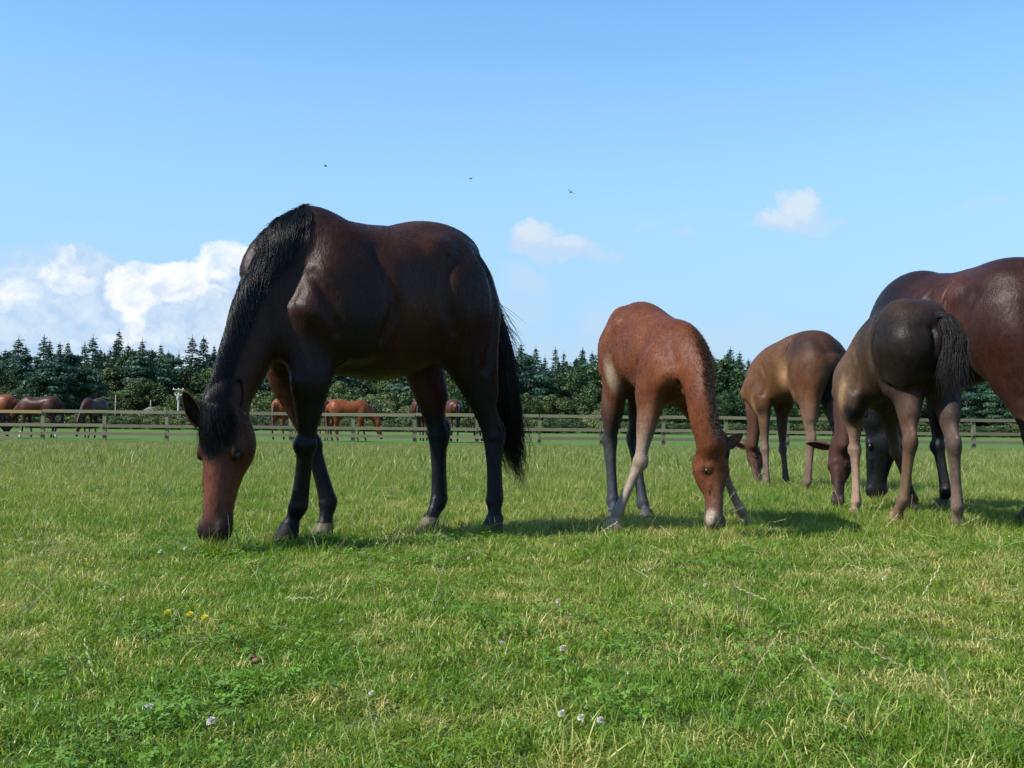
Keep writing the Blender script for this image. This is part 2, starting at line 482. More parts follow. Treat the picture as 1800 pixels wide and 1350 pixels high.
def hind_leg(bd, hip, St, H, Fk, C, sc_, cu, cm, cl, side, f3, thigh=1.0, ham=1.0):
    hip = np.asarray(hip); St = np.asarray(St)
    g = bd.group(attach=lerp(St, hip, .5), R=.42 * sc_, k=.12)
    pts = [hip, lerp(hip, St, .55), St, lerp(St, H, .5), lerp(St, H, .84), H, lerp(H, Fk, .18), lerp(H, Fk, .5), lerp(H, Fk, .85), Fk, lerp(Fk, C, .55), C]
    ra = np.array([.12 * thigh, .125 * thigh, .095 * thigh, .058, .040, .044, .034, .028, .030, .037, .029, .039]) * sc_
    rb = np.array([.20 * thigh, .21 * thigh, .155 * thigh, .085, .052, .058, .046, .037, .038, .045, .034, .043]) * sc_
    cols = [cu, cu, cu, lerp(cu, cm, .5), cm, cm, lerp(cm, cl, .4), lerp(cm, cl, .7), cl, cl, cl, cl]
    g['p'].append((Tube(pts, ra, rb, side, cols), 1, .03))
    bk = -f3
    if ham:
        th = thigh * ham
        g['p'].append((Tube([hip + bk * .10 * sc_ + np.array([0, 0, .03]), lerp(hip, St, .55) + bk * .13 * sc_, lerp(St, H, .12) + bk * .09 * sc_, lerp(St, H, .5) + bk * .055 * sc_], np.array([.085 * th, .085 * th, .06 * th, .035]) * sc_, np.array([.08 * th, .075 * th, .06 * th, .035]) * sc_, side, [cu, cu, cu, lerp(cu, cm, .5)], sm=False), 1, .07))
    ph = np.asarray(H) + bk * .052 * sc_ + np.array([0, 0, .035 * sc_])
    g['p'].append((Tube([lerp(St, H, .35) + bk * .06 * sc_, lerp(St, H, .75) + bk * .05 * sc_, ph, lerp(H, Fk, .12) + bk * .038 * sc_], np.array([.022, .014, .019, .016]) * sc_, np.array([.03, .016, .022, .018]) * sc_, side, cm), 1, .022))
    g['p'].append((Tube([lerp(H, Fk, .08) + bk * .034 * sc_, lerp(H, Fk, .5) + bk * .032 * sc_, lerp(H, Fk, .98) + bk * .034 * sc_], np.array([.015, .013, .017]) * sc_, np.array([.015, .014, .018]) * sc_, side, cm), 1, .012))
    return g
MUZ = []
def head(bd, P0, tip, nrm_, L, c, cm, cn, w=1.0, jaw=1.0, foal=False, part=None, k=.06):
    """P0 crown of the head, tip = end of the muzzle, nrm_ = way the face looks. c coat, cm muzzle, cn nose bridge"""
    X = nrm(np.asarray(tip) - P0); Z = nrm(np.asarray(nrm_) - (np.asarray(nrm_) @ X) * X); Y = np.cross(Z, X)
    def h(x, y, z): return P0 + (X * x + Y * y + Z * z) * L
    M3 = np.array([X, Y, Z])
    g = bd.group(attach=h(.02, 0, -.1), R=.38 * L / .6, k=k * 1.4)
    st = [(-.03, -.11, .10, .085), (.09, -.145, .145, .12), (.21, -.185, .187, .135), (.33, -.20, .20, .143), (.45, -.175, .177, .108),
          (.58, -.150, .147, .088), (.72, -.132, .125, .078), (.84, -.128, .118, .084), (.92, -.128, .104, .080), (.962, -.132, .078, .064)]
    if foal: st = [(x, z * (1.0 if x < .5 else .92), rb * (1.06 if x < .3 else (.98 if x < .5 else .86)), ra * (1.10 if x < .5 else .86)) for x, z, rb, ra in st]
    cols = [c, c, c, c, lerp(c, cn, .6), cn, cn, lerp(cn, cm, .7), cm, cm]
    g['p'].append((Tube([h(x, 0, z) for x, z, rb, ra in st], [ra * L * w for *_, ra in st], [rb * L for _, _, rb, _ in st], Y, cols), 1, .02))
    for sgn in (1, -1):
        g['p'].append((Ell(h(.25, sgn * .075 * w, -.26), np.array([.16, .050 * w, .145 * jaw]) * L, M3, c), 1, .03 * L / .6))
        g['p'].append((Ell(h(.32, sgn * .118 * w, -.075), np.array([.060, .016, .022]) * L, M3, c), 1, .02 * L / .6))
        g['p'].append((Ell(h(.50, sgn * .085 * w, -.10), np.array([.12, .012, .012]) * L, M3, None), 1, .03 * L / .6))
        g['p'].append((Ell(h(.885, sgn * .066 * w, -.058), np.array([.055, .022, .034]) * L, M3, cm), 1, .035 * L / .6))
        g['p'].append((Ell(h(.92, sgn * .098 * w, -.055), np.array([.030, .018, .018]) * L, M3), -1, .008))
        g['p'].append((Ell(h(.345, sgn * .168 * w, -.105), np.array([.034, .026, .024]) * L, M3), -1, .014))
        g['p'].append((Ell(h(.20, sgn * .135 * w, -.05), np.array([.05, .03, .03]) * L, M3), -1, .02))
    g['p'].append((Ell(h(.87, 0, -.225), np.array([.055, .05, .035]) * L, M3, cm), 1, .02 * L / .6))
    g['p'].append((Tube([h(.86, .07, -.19), h(.955, .05, -.19), h(.985, 0, -.185)], [.008 * L] * 3, [.006 * L] * 3, Z, cm), -1, .006))
    g['p'].append((Tube([h(.86, -.07, -.19), h(.955, -.05, -.19), h(.985, 0, -.185)], [.008 * L] * 3, [.006 * L] * 3, Z, cm), -1, .006))
    MUZ.append(tuple(h(.97, 0, -.12)))
    for sgn in (1, -1): bd.spots.append((h(.35, sgn * .15 * w, -.105), np.array([.055, .055, .055]) * L, np.asarray(c) * .22, .7))
    return dict(h=h, X=X, Y=Y, Z=Z, L=L, w=w)
def add_eyes(root, hd, mat):
    for sgn in (1, -1):
        c = hd['h'](.345, sgn * .119 * hd['w'], -.102); r = .035 * hd['L']
        me = uv_ball('eye', r, mat); o = link('eye', me, root); o.location = c - np.array(root.location)
        o.scale = (1, 1, 1)
        o.rotation_euler = Matrix(np.array([hd['X'], hd['Y'], hd['Z']]).T.tolist()).to_euler()
        o.scale = (1.15, .9, .8)
def uv_ball(name, r, mat, n=14):
    V = []; Fc = []
    for i in range(n // 2 + 1):
        th = math.pi * i / (n // 2)
        for j in range(n):
            ph = 2 * math.pi * j / n
            V.append((r * math.sin(th) * math.cos(ph), r * math.sin(th) * math.sin(ph), r * math.cos(th)))
    for i in range(n // 2):
        for j in range(n):
            a = i * n + j; b = i * n + (j + 1) % n
            Fc.append((a, a + n, b + n, b))
    return mesh_np(name, V, Fc, mat, True)
def ear(root, base, axis, opening, L, wd, coat, inner, mat, name='ear'):
    """cupped leaf-shaped ear with thickness"""
    ax = nrm(np.asarray(axis, float)); op = np.asarray(opening, float); op = nrm(op - (op @ ax) * ax); sd_ = np.cross(ax, op)
    nu, nv = 14, 13; V = []; C = []
    for layer in (0, 1):
        for i in range(nu):
            u = i / (nu - 1)
            wr = wd * (.62 + 1.5 * u) * (1 - u) ** .62 * 1.05 if u > 0 else wd * .62
            wr = max(wd * min(.62 + 1.6 * u, 1.0) * (1 - u ** 2.6) ** .8, .002)
            half = math.radians(150 - 70 * u)
            bend = op * (.10 * L * u * u)
            for j in range(nv):
                a = -half + 2 * half * j / (nv - 1)
                r = wr * (1 if layer == 0 else .86)
                p = base + ax * (L * u * (1 if layer == 0 else .985)) + bend - op * (math.cos(a) * r * .75) + sd_ * (math.sin(a) * r)
                V.append(p - np.array(root.location))
                C.append(coat if layer == 0 else lerp(inner, coat, .3 + .3 * abs(a) / half))
    Fc = []
    nn = nu * nv
    for i in range(nu - 1):
        for j in range(nv - 1):
            a = i * nv + j
            Fc.append((a, a + 1, a + nv + 1, a + nv)); b = a + nn; Fc.append((b, b + nv, b + nv + 1, b + 1))
    for i in range(nu - 1):
        for j in (0, nv - 1):
            a = i * nv + j; q = (a, a + nv, a + nv + nn, a + nn); Fc.append(q if j == 0 else q[::-1])
    for j in range(nv - 1):
        a = (nu - 1) * nv + j; Fc.append((a, a + 1, a + 1 + nn, a + nn))
    me = mesh_np(name, V, Fc, mat, True, np.array(C)); return link(name, me, root)
HOOFS = []
def hoof(root, C, toe, r, mat, colr, gz=0.0):
    HOOFS.append((float(C[0]), float(C[1])))
    C = np.asarray(C, float); f = np.array([toe[0], toe[1], 0.]); f = nrm(f); sd_ = np.array([-f[1], f[0], 0])
    hgt = C[2] - gz + .0; V = []; Cc = []
    n = 20; rings = [(.12, .90, 0.0), (0, 1.04, 0.0), (-.12, 1.07, .01), (-.55, 1.16, .035), (-1.0, 1.30, .055), (-1.0, .7, .055)]
    for kz, kr, off in rings:
        z = C[2] + kz * hgt if kz <= 0 else C[2] + .02
        for j in range(n):
            a = 2 * math.pi * j / n
            rr = r * kr * (1.0 - .12 * (math.cos(a) < -.5))
            V.append(np.array([C[0], C[1], z]) + f * (math.cos(a) * rr * 1.08 + off * (1 if math.cos(a) > 0 else .35)) + sd_ * math.sin(a) * rr - np.array(root.location))
            Cc.append(np.array(colr) * (1.0 - .25 * (kz < -.3) + .0))
    Fc = []
    for i in range(len(rings) - 1):
        for j in range(n):
            a = i * n + j; b = i * n + (j + 1) % n; Fc.append((a, a + n, b + n, b))
    V.append(np.mean(V[-n:], 0)); Cc.append(colr)
    me = bpy.data.meshes.new('hoof'); me = mesh_np('hoof', V, Fc, mat, True, np.array(Cc)); return link('hoof', me, root)
def strands(name, S, rad, mat, root):
    """S: (n, m, 3) strand points in the world; drawn as hair curves, child of root"""
    S = np.asarray(S, np.float32); n, m_, _ = S.shape
    cu = bpy.data.hair_curves.new(name); cu.add_curves([m_] * n)
    S = S - np.array(root.location, np.float32)
    cu.attributes['position'].data.foreach_set('vector', S.reshape(-1)) if 'position' in cu.attributes else cu.position_data.foreach_set('vector', S.reshape(-1))
    ra = cu.attributes.get('radius') or cu.attributes.new('radius', 'FLOAT', 'POINT')
    t = np.linspace(0, 1, m_); prof = (1 - t ** 3 * .85)
    rr = (np.asarray(rad) * np.ones(n))[:, None] * prof[None]
    ra.data.foreach_set('value', rr.astype(np.float32).ravel())
    cu.materials.append(mat)
    o = bpy.data.objects.new(name, cu); COL.objects.link(o); o.parent = root
    return o
def tail_strands(pts, rads, n, m_=14, clumps=34, frizz=.012, side=None, fan=1.0, seed=1, start=.0):
    """guide line pts with spread radius rads"""
    r = np.random.default_rng(seed)
    G = catmull(pts, 12); R = catmull(np.asarray(rads, float), 12)[:, 0]
    T = nrm(np.gradient(G, axis=0)); A = nrm(np.cross(T, np.array([0, 1., .05]) if side is None else side)); B = np.cross(T, A)
    ca = r.uniform(0, 2 * np.pi, clumps); cr = np.sqrt(r.uniform(0, 1, clumps)); ce = r.uniform(.72, 1.0, clumps)
    out = []
    for i in range(n):
        c = r.integers(clumps); a = ca[c] + r.normal(0, .16); rr = cr[c] + r.normal(0, .10)
        e = min(ce[c] * r.uniform(.85, 1.04), 1); b = start + (r.uniform(0, .22) if r.random() < .6 else 0)
        u = np.linspace(b, e, m_)
        ix = u * (len(G) - 1); i0 = np.clip(ix.astype(int), 0, len(G) - 2); f = (ix - i0)[:, None]
        C = G[i0] * (1 - f) + G[i0 + 1] * f; Ri = R[i0] * (1 - f[:, 0]) + R[i0 + 1] * f[:, 0]
        ph = a + np.sin(u * 5 + c) * .12
        wv = np.cumsum(r.normal(0, frizz / m_ ** .5, (m_, 3)), 0) * u[:, None]
        out.append(C + (A[i0] * np.cos(ph)[:, None] + B[i0] * np.sin(ph)[:, None]) * (Ri * rr * fan)[:, None] + wv)
    return np.array(out)
def mane_strands(tb, n, u0, u1, phmax, drop, lift=.006, side=1, m_=10, seed=2, clumps=60, frizz=.004, up=.0, rough=.25, ph0=0.0):
    """strands lying over the neck tube tb from the crest to one side; u in 0..1 along the tube"""
    r = np.random.default_rng(seed); nP = len(tb.P) - 1
    cu_ = np.sort(r.uniform(u0, u1, clumps)); cph = r.uniform(.55, 1.0, clumps); cd = r.uniform(.5, 1.1, clumps)
    out = []
    for i in range(n):
        c = r.integers(clumps); u = np.clip(cu_[c] + r.normal(0, (u1 - u0) / clumps * .8), u0, u1)
        ph_e = phmax * cph[c] * r.uniform(1 - rough, 1 + rough * .4); dv = drop * cd[c] * r.uniform(.7, 1.1)
        t = np.linspace(0, 1, m_)
        uu = np.clip(u + dv * t ** 1.5, 0, 1); ix = uu * nP; i0 = np.clip(ix.astype(int), 0, nP - 1); f = (ix - i0)
        lp = lambda Z: (Z[i0] * (1 - f) + Z[i0 + 1] * f) if Z.ndim == 1 else Z[i0] * (1 - f)[:, None] + Z[i0 + 1] * f[:, None]
        C = lp(tb.P); A = lp(tb.A) * side; B = lp(tb.B); ra = lp(tb.ra); rb = lp(tb.rb)
        ph = ph0 + (ph_e - ph0) * t ** .8
        off = lift + up * np.sin(np.pi * np.minimum(t * 1.3, 1)) * r.uniform(.4, 1.2) + .010 * r.random()
        p = C + A * (np.sin(ph) * (ra + off))[:, None] + B * (np.cos(ph) * (rb + off))[:, None]
        p = p + np.cumsum(r.normal(0, frizz, (m_, 3)), 0) * t[:, None]
        out.append(p)
    return np.array(out)
def fuzz_strands(tb, n, u0, u1, L, lean=.4, seed=3, spread=.3, m_=5):
    """short upright foal mane"""
    r = np.random.default_rng(seed); nP = len(tb.P) - 1; out = []
    for i in range(n):
        u = r.uniform(u0, u1); ix = u * nP; i0 = min(int(ix), nP - 1); f = ix - i0
        lp = lambda Z: Z[i0] * (1 - f) + Z[i0 + 1] * f
        ph = r.normal(0, spread); A = lp(tb.A); B = lp(tb.B); T = lp(tb.T)
        root = lp(tb.P) + A * math.sin(ph) * lp(tb.ra) + B * math.cos(ph) * lp(tb.rb)
        d = nrm(B * math.cos(ph) + A * (math.sin(ph) + r.normal(0, .35)) + T * (lean + r.normal(0, .3)))
        t = np.linspace(0, 1, m_)[:, None]; l = L * r.uniform(.5, 1.1)
        out.append(root - d * .004 + d * l * t + T * (l * .35 * t * t) + r.normal(0, .002, 3) * t)
    return np.array(out)

def coat_hairs(root, me, H, n, L, seed, mat, rad=.00034, lift=.08):
    """short hairs lying along the coat, coloured like the skin below them; me is in root space"""
    r = np.random.default_rng(seed)
    nv = len(me.vertices); V = np.zeros(nv * 3, np.float32); me.vertices.foreach_get('co', V); V = V.reshape(-1, 3)
    Nn = np.zeros(nv * 3, np.float32); me.vertices.foreach_get('normal', Nn); Nn = Nn.reshape(-1, 3)
    C = np.zeros(nv * 4, np.float32); me.color_attributes['Col'].data.foreach_get('color', C); C = C.reshape(-1, 4)[:, :3]
    # keep the side that can be seen from the front half of the field
    i = r.integers(0, nv, n); P = V[i] + r.normal(0, .004, (n, 3)); N_ = Nn[i]; P = P - N_ * ((P - V[i]) * N_).sum(1, keepdims=True)
    fl = -H.h3 * .55 + np.array([0, 0, -.85])
    sw = np.stack([np.sin(P[:, 2] * 9 + P[:, 0] * 5), np.cos(P[:, 0] * 8 + P[:, 1] * 6), np.sin(P[:, 1] * 9 - P[:, 2] * 4)], -1) * .10
    d = fl[None] + sw + r.normal(0, .16, (n, 3)); d = nrm(d - N_ * (d * N_).sum(1, keepdims=True))
    ll = (L * r.uniform(.6, 1.2, n))[:, None]
    S = np.stack([P - N_ * .001, P + d * ll * .5 + N_ * ll * lift, P + d * ll + N_ * ll * lift * 1.3], 1).astype(np.float32)
    cu = bpy.data.hair_curves.new('coat_hair'); cu.add_curves([3] * n)
    cu.attributes['position'].data.foreach_set('vector', S.reshape(-1)) if 'position' in cu.attributes else cu.position_data.foreach_set('vector', S.reshape(-1))
    ra = cu.attributes.get('radius') or cu.attributes.new('radius', 'FLOAT', 'POINT'); ra.data.foreach_set('value', np.tile(np.array([rad, rad * .8, rad * .15], np.float32), n))
    ca = cu.attributes.new('hcol', 'FLOAT_COLOR', 'CURVE'); c4 = np.ones((n, 4), np.float32); c4[:, :3] = C[i] * r.lognormal(0, .15, n)[:, None]; ca.data.foreach_set('color', c4.ravel())
    cu.materials.append(mat); o = bpy.data.objects.new('coat_hair', cu); COL.objects.link(o); o.parent = root; return o

def fold(g, B, l3, s0, z0, w, k=1.0, sides=(1, -1)):
    """groove where the flank runs into the haunch"""
    for q in sides:
        g['p'].append((Tube([B(s0, q * w * .72, z0), B(s0 + .015, q * w * .98, z0 - .15 * k), B(s0 - .02, q * w * 1.02, z0 - .30 * k), B(s0 - .07, q * w * .88, z0 - .42 * k)], [.009 * k] * 4, [.009 * k] * 4, l3, None if False else (0, 0, 0)), -1, .035 * k))

def push_out(bd, S, lift):
    """lift strand points out of the body so that they lie on the coat; S (n, m, 3), lift grows along the strand"""
    sh = S.shape; X = S.reshape(-1, 3).copy(); L = np.tile(lift * np.linspace(.4, 1.3, sh[1]), sh[0]) * np.repeat(np.random.default_rng(3).uniform(.5, 1.8, sh[0]), sh[1])
    for _ in range(3):
        d = bd.ev(X); m_ = d < L
        if not m_.any(): break
        Y = X[m_]; e = .004; g = np.stack([bd.ev(Y + np.eye(3)[i] * e) - d[m_] for i in range(3)], 1) / e
        g = g / (np.linalg.norm(g, axis=1, keepdims=True) + 1e-6); X[m_] = Y + g * np.minimum(L[m_] - d[m_], .05)[:, None]
    return X.reshape(sh)

def crease(bd, lines, r, k, l3):
    """muscle lines: curves dropped on to the surface and pressed in"""
    new = []
    for pts in lines:
        X = np.array(pts, float)
        for _ in range(5):
            d = bd.ev(X); e = .004; g = np.stack([bd.ev(X + np.eye(3)[i] * e) - d for i in range(3)], 1) / e
            g = g / (np.linalg.norm(g, axis=1, keepdims=True) + 1e-6); X = X - g * np.clip(d, -.08, .08)[:, None]
        n = len(X); rr = [r * .35] + [r] * (n - 2) + [r * .35]
        new.append((Tube(X + g * r * .35, rr, rr, l3 + np.array([.01, .02, .3]), (0, 0, 0), sm=False), k))
    bd.cuts += new
# ------------------------------------------------------------------ horse materials
def coat_mat(name, rough=.42, spec=.5, sheen=.15, var=.22):
    t = NT(name); a = t.new('ShaderNodeVertexColor', layer_name='Col').outputs[0]; p = t.obj()
    n1 = t.noise(p, 5, 5, .6); n2 = t.noise(t.scale(p, (1, 1, .25)), 120, 3, .6); n3 = t.noise(p, 22, 4, .6)
    k = t.math('ADD', t.ramp(n1, .3, .7, 1 - var, 1 + var), t.ramp(n2, .3, .7, -.16, .16))
    n4 = t.noise(t.scale(p, (1, 1, .35)), 55, 5, .7, .6)
    k = t.math('ADD', k, t.ramp(n3, .3, .7, -.14, .14)); k = t.math('ADD', k, t.ramp(n4, .35, .65, -.10, .12))
    t.col(t.mix(1.0, a, t.new_rgb(k), 'MULTIPLY'))
    t.P(Roughness=t.ramp(n3, .3, .7, rough - .06, rough + .08)); t.set(t.b.inputs['Specular IOR Level'], spec)
    t.set(t.b.inputs['Sheen Weight'], sheen); t.set(t.b.inputs['Sheen Roughness'], .4)
    h = t.math('ADD', t.math('MULTIPLY', n2, .5), t.math('MULTIPLY', t.noise(t.scale(p, (1, 1, .5)), 34, 4, .6), .9))
    h = t.math('ADD', h, t.math('MULTIPLY', n4, .7)); t.bump(h, .42, .008)
    return t.m
def _new_rgb(s, k):
    c = s.new('ShaderNodeCombineColor')
    for i in range(3): s.L.new(k, c.inputs[i])
    return c.outputs[0]
NT.new_rgb = _new_rgb
M_COAT = coat_mat('horse_coat', .40, .17, .0, .35)
M_FOAL = coat_mat('foal_coat', .46, .14, .0, .28)
def hair_mat(name, c, rough=.38, tip=None):
    t = NT(name); hi = t.new('ShaderNodeHairInfo')
    v = t.mix(hi.outputs['Random'], tuple(x * .6 for x in c), tuple(x * 1.5 for x in c))
    if tip: v = t.mix(t.math('POWER', hi.outputs['Intercept'], 2.0), v, tip)
    t.col(v); t.P(Roughness=rough); t.set(t.b.inputs['Specular IOR Level'], .22)
    return t.m
M_HAIR = hair_mat('black_horse_hair', (.0045, .0045, .0055), .34)
M_FUZZ = hair_mat('foal_tail_hair', (.008, .0065, .006), .5, (.022, .018, .017))
M_MANEF = hair_mat('foal_mane_hair', (.020, .011, .007), .5, (.085, .062, .052))
M_CHMANE = hair_mat('chestnut_horse_hair', (.12, .045, .02), .45)
def eye_mat():
    t = NT('eye'); t.col((.006, .004, .003)); t.P(Roughness=.28); t.set(t.b.inputs['Specular IOR Level'], .45); return t.m
M_EYE = eye_mat()
def vc_mat(name, rough):
    t = NT(name); a = t.new('ShaderNodeVertexColor', layer_name='Col').outputs[0]; n = t.noise(t.obj(), 40, 5)
    t.col(t.mix(1.0, a, t.new_rgb(t.ramp(n, .3, .7, .65, 1.3)), 'MULTIPLY')); t.P(Roughness=rough); t.set(t.b.inputs['Specular IOR Level'], .12); t.bump(n, .4, .004); return t.m
M_HOOF = vc_mat('hoof', .6); M_EAR = vc_mat('ear', .6)
def horse_root(name, H, label, group=None, cat='horse', z=0):
    return tag(empty(name, (H.O[0], H.O[1], z)), label, cat, group)
def hcoat_mat():
    t = NT('coat_hair'); a = t.new('ShaderNodeAttribute', attribute_name='hcol'); t.col(a.outputs['Color']); t.P(Roughness=.42); t.set(t.b.inputs['Specular IOR Level'], .10); return t.m
M_HCOAT = hcoat_mat()
HAIRS = 1
def finish(root, bd, h, mat, name='body', H=None, n=0, L=.014):
    me = bd.mesh(name, h, mat); me.transform(Matrix.Translation(-root.location)); o = link(name, me, root)
    if n and HAIRS: coat_hairs(root, me, H, n, L, 77, M_HCOAT)
    return o
A_ = np.array
GRID_MARE = 0.0095; GRID_FOAL = 0.0085

# ================================================================== the big bay mare
def build_mare():
    H = HF(-.62, 5.38, 180 + 40); T = H.T; B = H.B
    root = horse_root('mare', H, 'large dark bay mare with black mane and tail, grazing alone at the left', None)
    bay = A_((.0125, .0048, .0029)); back = A_((.048, .018, .0092)); blk = A_((.0055, .0055, .007)); red = A_((.15, .046, .026)); dk = A_((.0070, .0042, .0038)); nb = A_((.034, .012, .0068))  # bay coat tones; shaded flank deepened and sunlit back kept lighter in colour
    bd = Body()
    g = bd.group()
    st = [(812, 505, .11, 0, .205, .28), (786, 490, .19, 0, .262, .33), (745, 490, .245, 0, .292, .34), (700, 510, .28, 0, .325, .415),
          (650, 520, .30, 0, .345, .415), (598, 520, .28, 0, .362, .38), (550, 515, .215, 0, .395, .35), (512, 520, .13, 0, .31, .34), (490, 548, .07, 0, .20, .29)]
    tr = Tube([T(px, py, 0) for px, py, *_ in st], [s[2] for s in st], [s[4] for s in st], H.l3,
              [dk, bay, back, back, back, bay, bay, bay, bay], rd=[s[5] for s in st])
    g['p'].append((tr, 1, .05))
    # neck
    nk = [(560, 455, 0, .10, .21, .20), (530, 464, .0, .085, .185, .22), (502, 496, .02, .074, .160, .2), (462, 545, .05, .086, .145, .17), (434, 605, .08, .074, .112, .145),
          (415, 660, .09, .066, .102, .12), (401, 700, .09, .062, .092, .10), (392, 728, .09, .058, .075, .09)]
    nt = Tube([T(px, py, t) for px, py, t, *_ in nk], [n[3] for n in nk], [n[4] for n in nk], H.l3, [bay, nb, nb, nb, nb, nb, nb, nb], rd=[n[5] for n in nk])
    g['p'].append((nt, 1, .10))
    # muscle masses: shoulder, triceps, haunch, point of hip, breast
    X3 = A_([H.h3, H.l3, (0, 0, 1)])
    for s in (1, -.4):
        g['p'].append((Tube([B(.28, s * .12, 1.38), B(.40, s * .185, 1.20), B(.50, s * .19, 1.04)], [.05, .07, .07], [.09, .12, .11], H.l3, A_((.042, .0145, .008))), 1, .10))  # redder shoulder colour paints in its sunlit highlight
        g['p'].append((Ell(B(.30, s * .20, 1.02), (.15, .085, .17), X3, dk), 1, .09))
        g['p'].append((Ell(B(.55, s * .09, .96), (.09, .09, .13), X3, bay), 1, .08))
        g['p'].append((Ell(B(-.30, s * .15, 1.22), (.20, .11, .24), X3, bay), 1, .10))
        g['p'].append((Ell(B(-.16, s * .20, 1.40), (.06, .04, .05), X3, back), 1, .09))
        g['p'].append((Ell(B(.02, s * .345, 1.25), (.07, .035, .14), X3), -1, .08))
    # legs
    f3 = H.h3; S = H.l3
    front_leg(bd, T(565, 540, .07), T(548, 655, .16), T(538, 782, .10), T(523, 892, .04), T(510, 926, .02), 1.04, dk, blk, blk, S, f3, up=(.055, .10), fore=1.05)
    front_leg(bd, T(515, 560, -.12), T(503, 655, -.16), T(548, 782, -.12), T(576, 884, -.08), T(571, 926, -.06), 1.04, A_((.08, .026, .013)), blk, blk, S, f3, up=(.07, .13), fore=.98)  # far foreleg: upper colour made redder to stand for sunlight on it
    hind_leg(bd, T(792, 510, .15), T(818, 608, .18), T(867, 768, .20), T(869, 880, .24), T(870, 912, .26), 1.04, bay, blk, blk, S, f3, thigh=1.06)
    hind_leg(bd, T(760, 510, -.13), T(740, 622, -.16), T(770, 765, -.12), T(771, 880, -.08), T(757, 915, -.06), 1.04, A_((.09, .028, .013)), blk, blk, S, f3, thigh=.80, ham=.4)
    # head
    P0 = T(374, 715, .13); tip = T(363, 941, .16)
    hn = A_((-.34, -.94, .12))
    hd = head(bd, P0, tip, hn, .588, A_((.05, .0165, .009)), A_((.016, .011, .011)), red, w=1.26)
    crease(bd, [[B(.24, .26, 1.36), B(.18, .28, 1.22), B(.15, .28, 1.08), B(.20, .26, .96)], [B(.52, .20, 1.22), B(.47, .23, 1.10), B(.42, .24, .98)], [B(-.40, .20, 1.40), B(-.44, .23, 1.2), B(-.44, .24, 1.0), B(-.42, .23, .85)], [B(-.18, .24, 1.36), B(-.15, .28, 1.2), B(-.20, .27, 1.02)]], .014, .055, H.l3)
    body = finish(root, bd, GRID_MARE, M_COAT, H=H, n=70000, L=.011)
    add_eyes(root, hd, M_EYE)
    up = -hd['X']; Z = hd['Z']; Y = hd['Y']
    ear(root, hd['h'](.13, -.135, -.06), A_((-.42, -.1, .90)), A_((-.1, -1, 0)), .165, .042, A_((.05, .018, .01)), A_((.006, .005, .005)), M_EAR)
    ear(root, hd['h'](.03, .10, -.10), A_((.15, .1, .95)), A_((.5, -.8, 0)), .15, .038, A_((.02, .008, .006)), A_((.008, .006, .006)), M_EAR)
    for C, cc, tz in ((T(510, 926, .02), (.008, .008, .010), 1), (T(571, 926, -.06), (.12, .095, .07), 1), (T(870, 912, .26), (.03, .028, .028), 1), (T(757, 915, -.06), (.12, .095, .07), 1)):
        hoof(root, C, H.h * .9 + A_((.15, 0)), .044, M_HOOF, cc)
    # mane over the crest, falling on the near side, forelock, tail
    S1 = mane_strands(nt, 8500, .02, .98, 1.30, .20, lift=.003, side=1, m_=12, seed=4, clumps=420, up=.010, ph0=.08, frizz=.0009, rough=.22)
    S2 = mane_strands(nt, 700, .0, .30, .40, .05, lift=.006, side=1, m_=8, seed=5, clumps=60, up=.02, frizz=.004)
    S2[:, :, 2] += (np.linspace(0, 1, 8) * .02)[None]
    S1 = push_out(bd, S1, .006); strands('mane', S1, .0008, M_HAIR, root); S2 = push_out(bd, S2, .008)
    strands('withers_tuft', S2, .0011, M_HAIR, root)
    r = np.random.default_rng(8); fl = []
    for i in range(1300):
        y0 = r.normal(0.01, .035); ye = y0 * 2.2 + r.normal(.0, .05); xe = r.uniform(.20, .42) - abs(ye) * .6; t = np.linspace(0, 1, 10)
        x = -.05 + (xe + .05) * t; y = y0 + (ye - y0) * t ** 1.2
        # hair follows the forehead: half-width of the skull about .13, face front at z=0
        z = -np.clip(np.abs(y) / .135, 0, 1.1) ** 2 * .075 + .028 * np.sin(np.pi * np.clip(t * 1.1 + .1, 0, 1)) + .012 + .01 * r.random()
        fl.append(np.stack([hd['h'](a, b, c) for a, b, c in zip(x, y, z)]) + np.cumsum(r.normal(0, .0012, (10, 3)), 0))
    strands('forelock', np.array(fl), .0008, M_HAIR, root)
    tg = [T(840, 455, 0), T(856, 505, 0), T(868, 570, 0), T(880, 640, 0), T(886, 715, 0), T(896, 785, 0), T(920, 860, 0)]
    TS = tail_strands(tg, [.014, .032, .056, .074, .082, .076, .042], 3200, clumps=46, seed=3, side=A_((.6, .8, 0)), frizz=.014)
    strands('tail', TS, .0012, M_HAIR, root)
    # loose wisps blown to the right
    r = np.random.default_rng(12); ws = []
    for i in range(90):
        u = r.uniform(0, .8); a = lerp(T(866, 520, 0), T(893, 690, 0), u); L = r.uniform(.06, .22) * (1 if r.random() < .7 else 1.3); t = np.linspace(0, 1, 9)[:, None]
        dirx = A_((1, .1, 0)); sag = r.uniform(.3, 1.6)
        ws.append(a + dirx * L * t * .7 - A_((0, 0, 1)) * (L * sag * t ** 1.6) + np.cumsum(r.normal(0, .0015, (9, 3)), 0))
    for i in range(24):
        a = T(896 + r.uniform(-10, 8), 690 + r.uniform(-20, 60), 0); L = r.uniform(.25, .42); t = np.linspace(0, 1, 9)[:, None]; q = r.uniform(.02, .12)
        ws.append(a + A_((1, 0, 0)) * q * np.sin(t * 2.4) - A_((0, 0, 1)) * L * t)
    strands('tail_wisps', np.array(ws), .0011, M_HAIR, root)
    return root

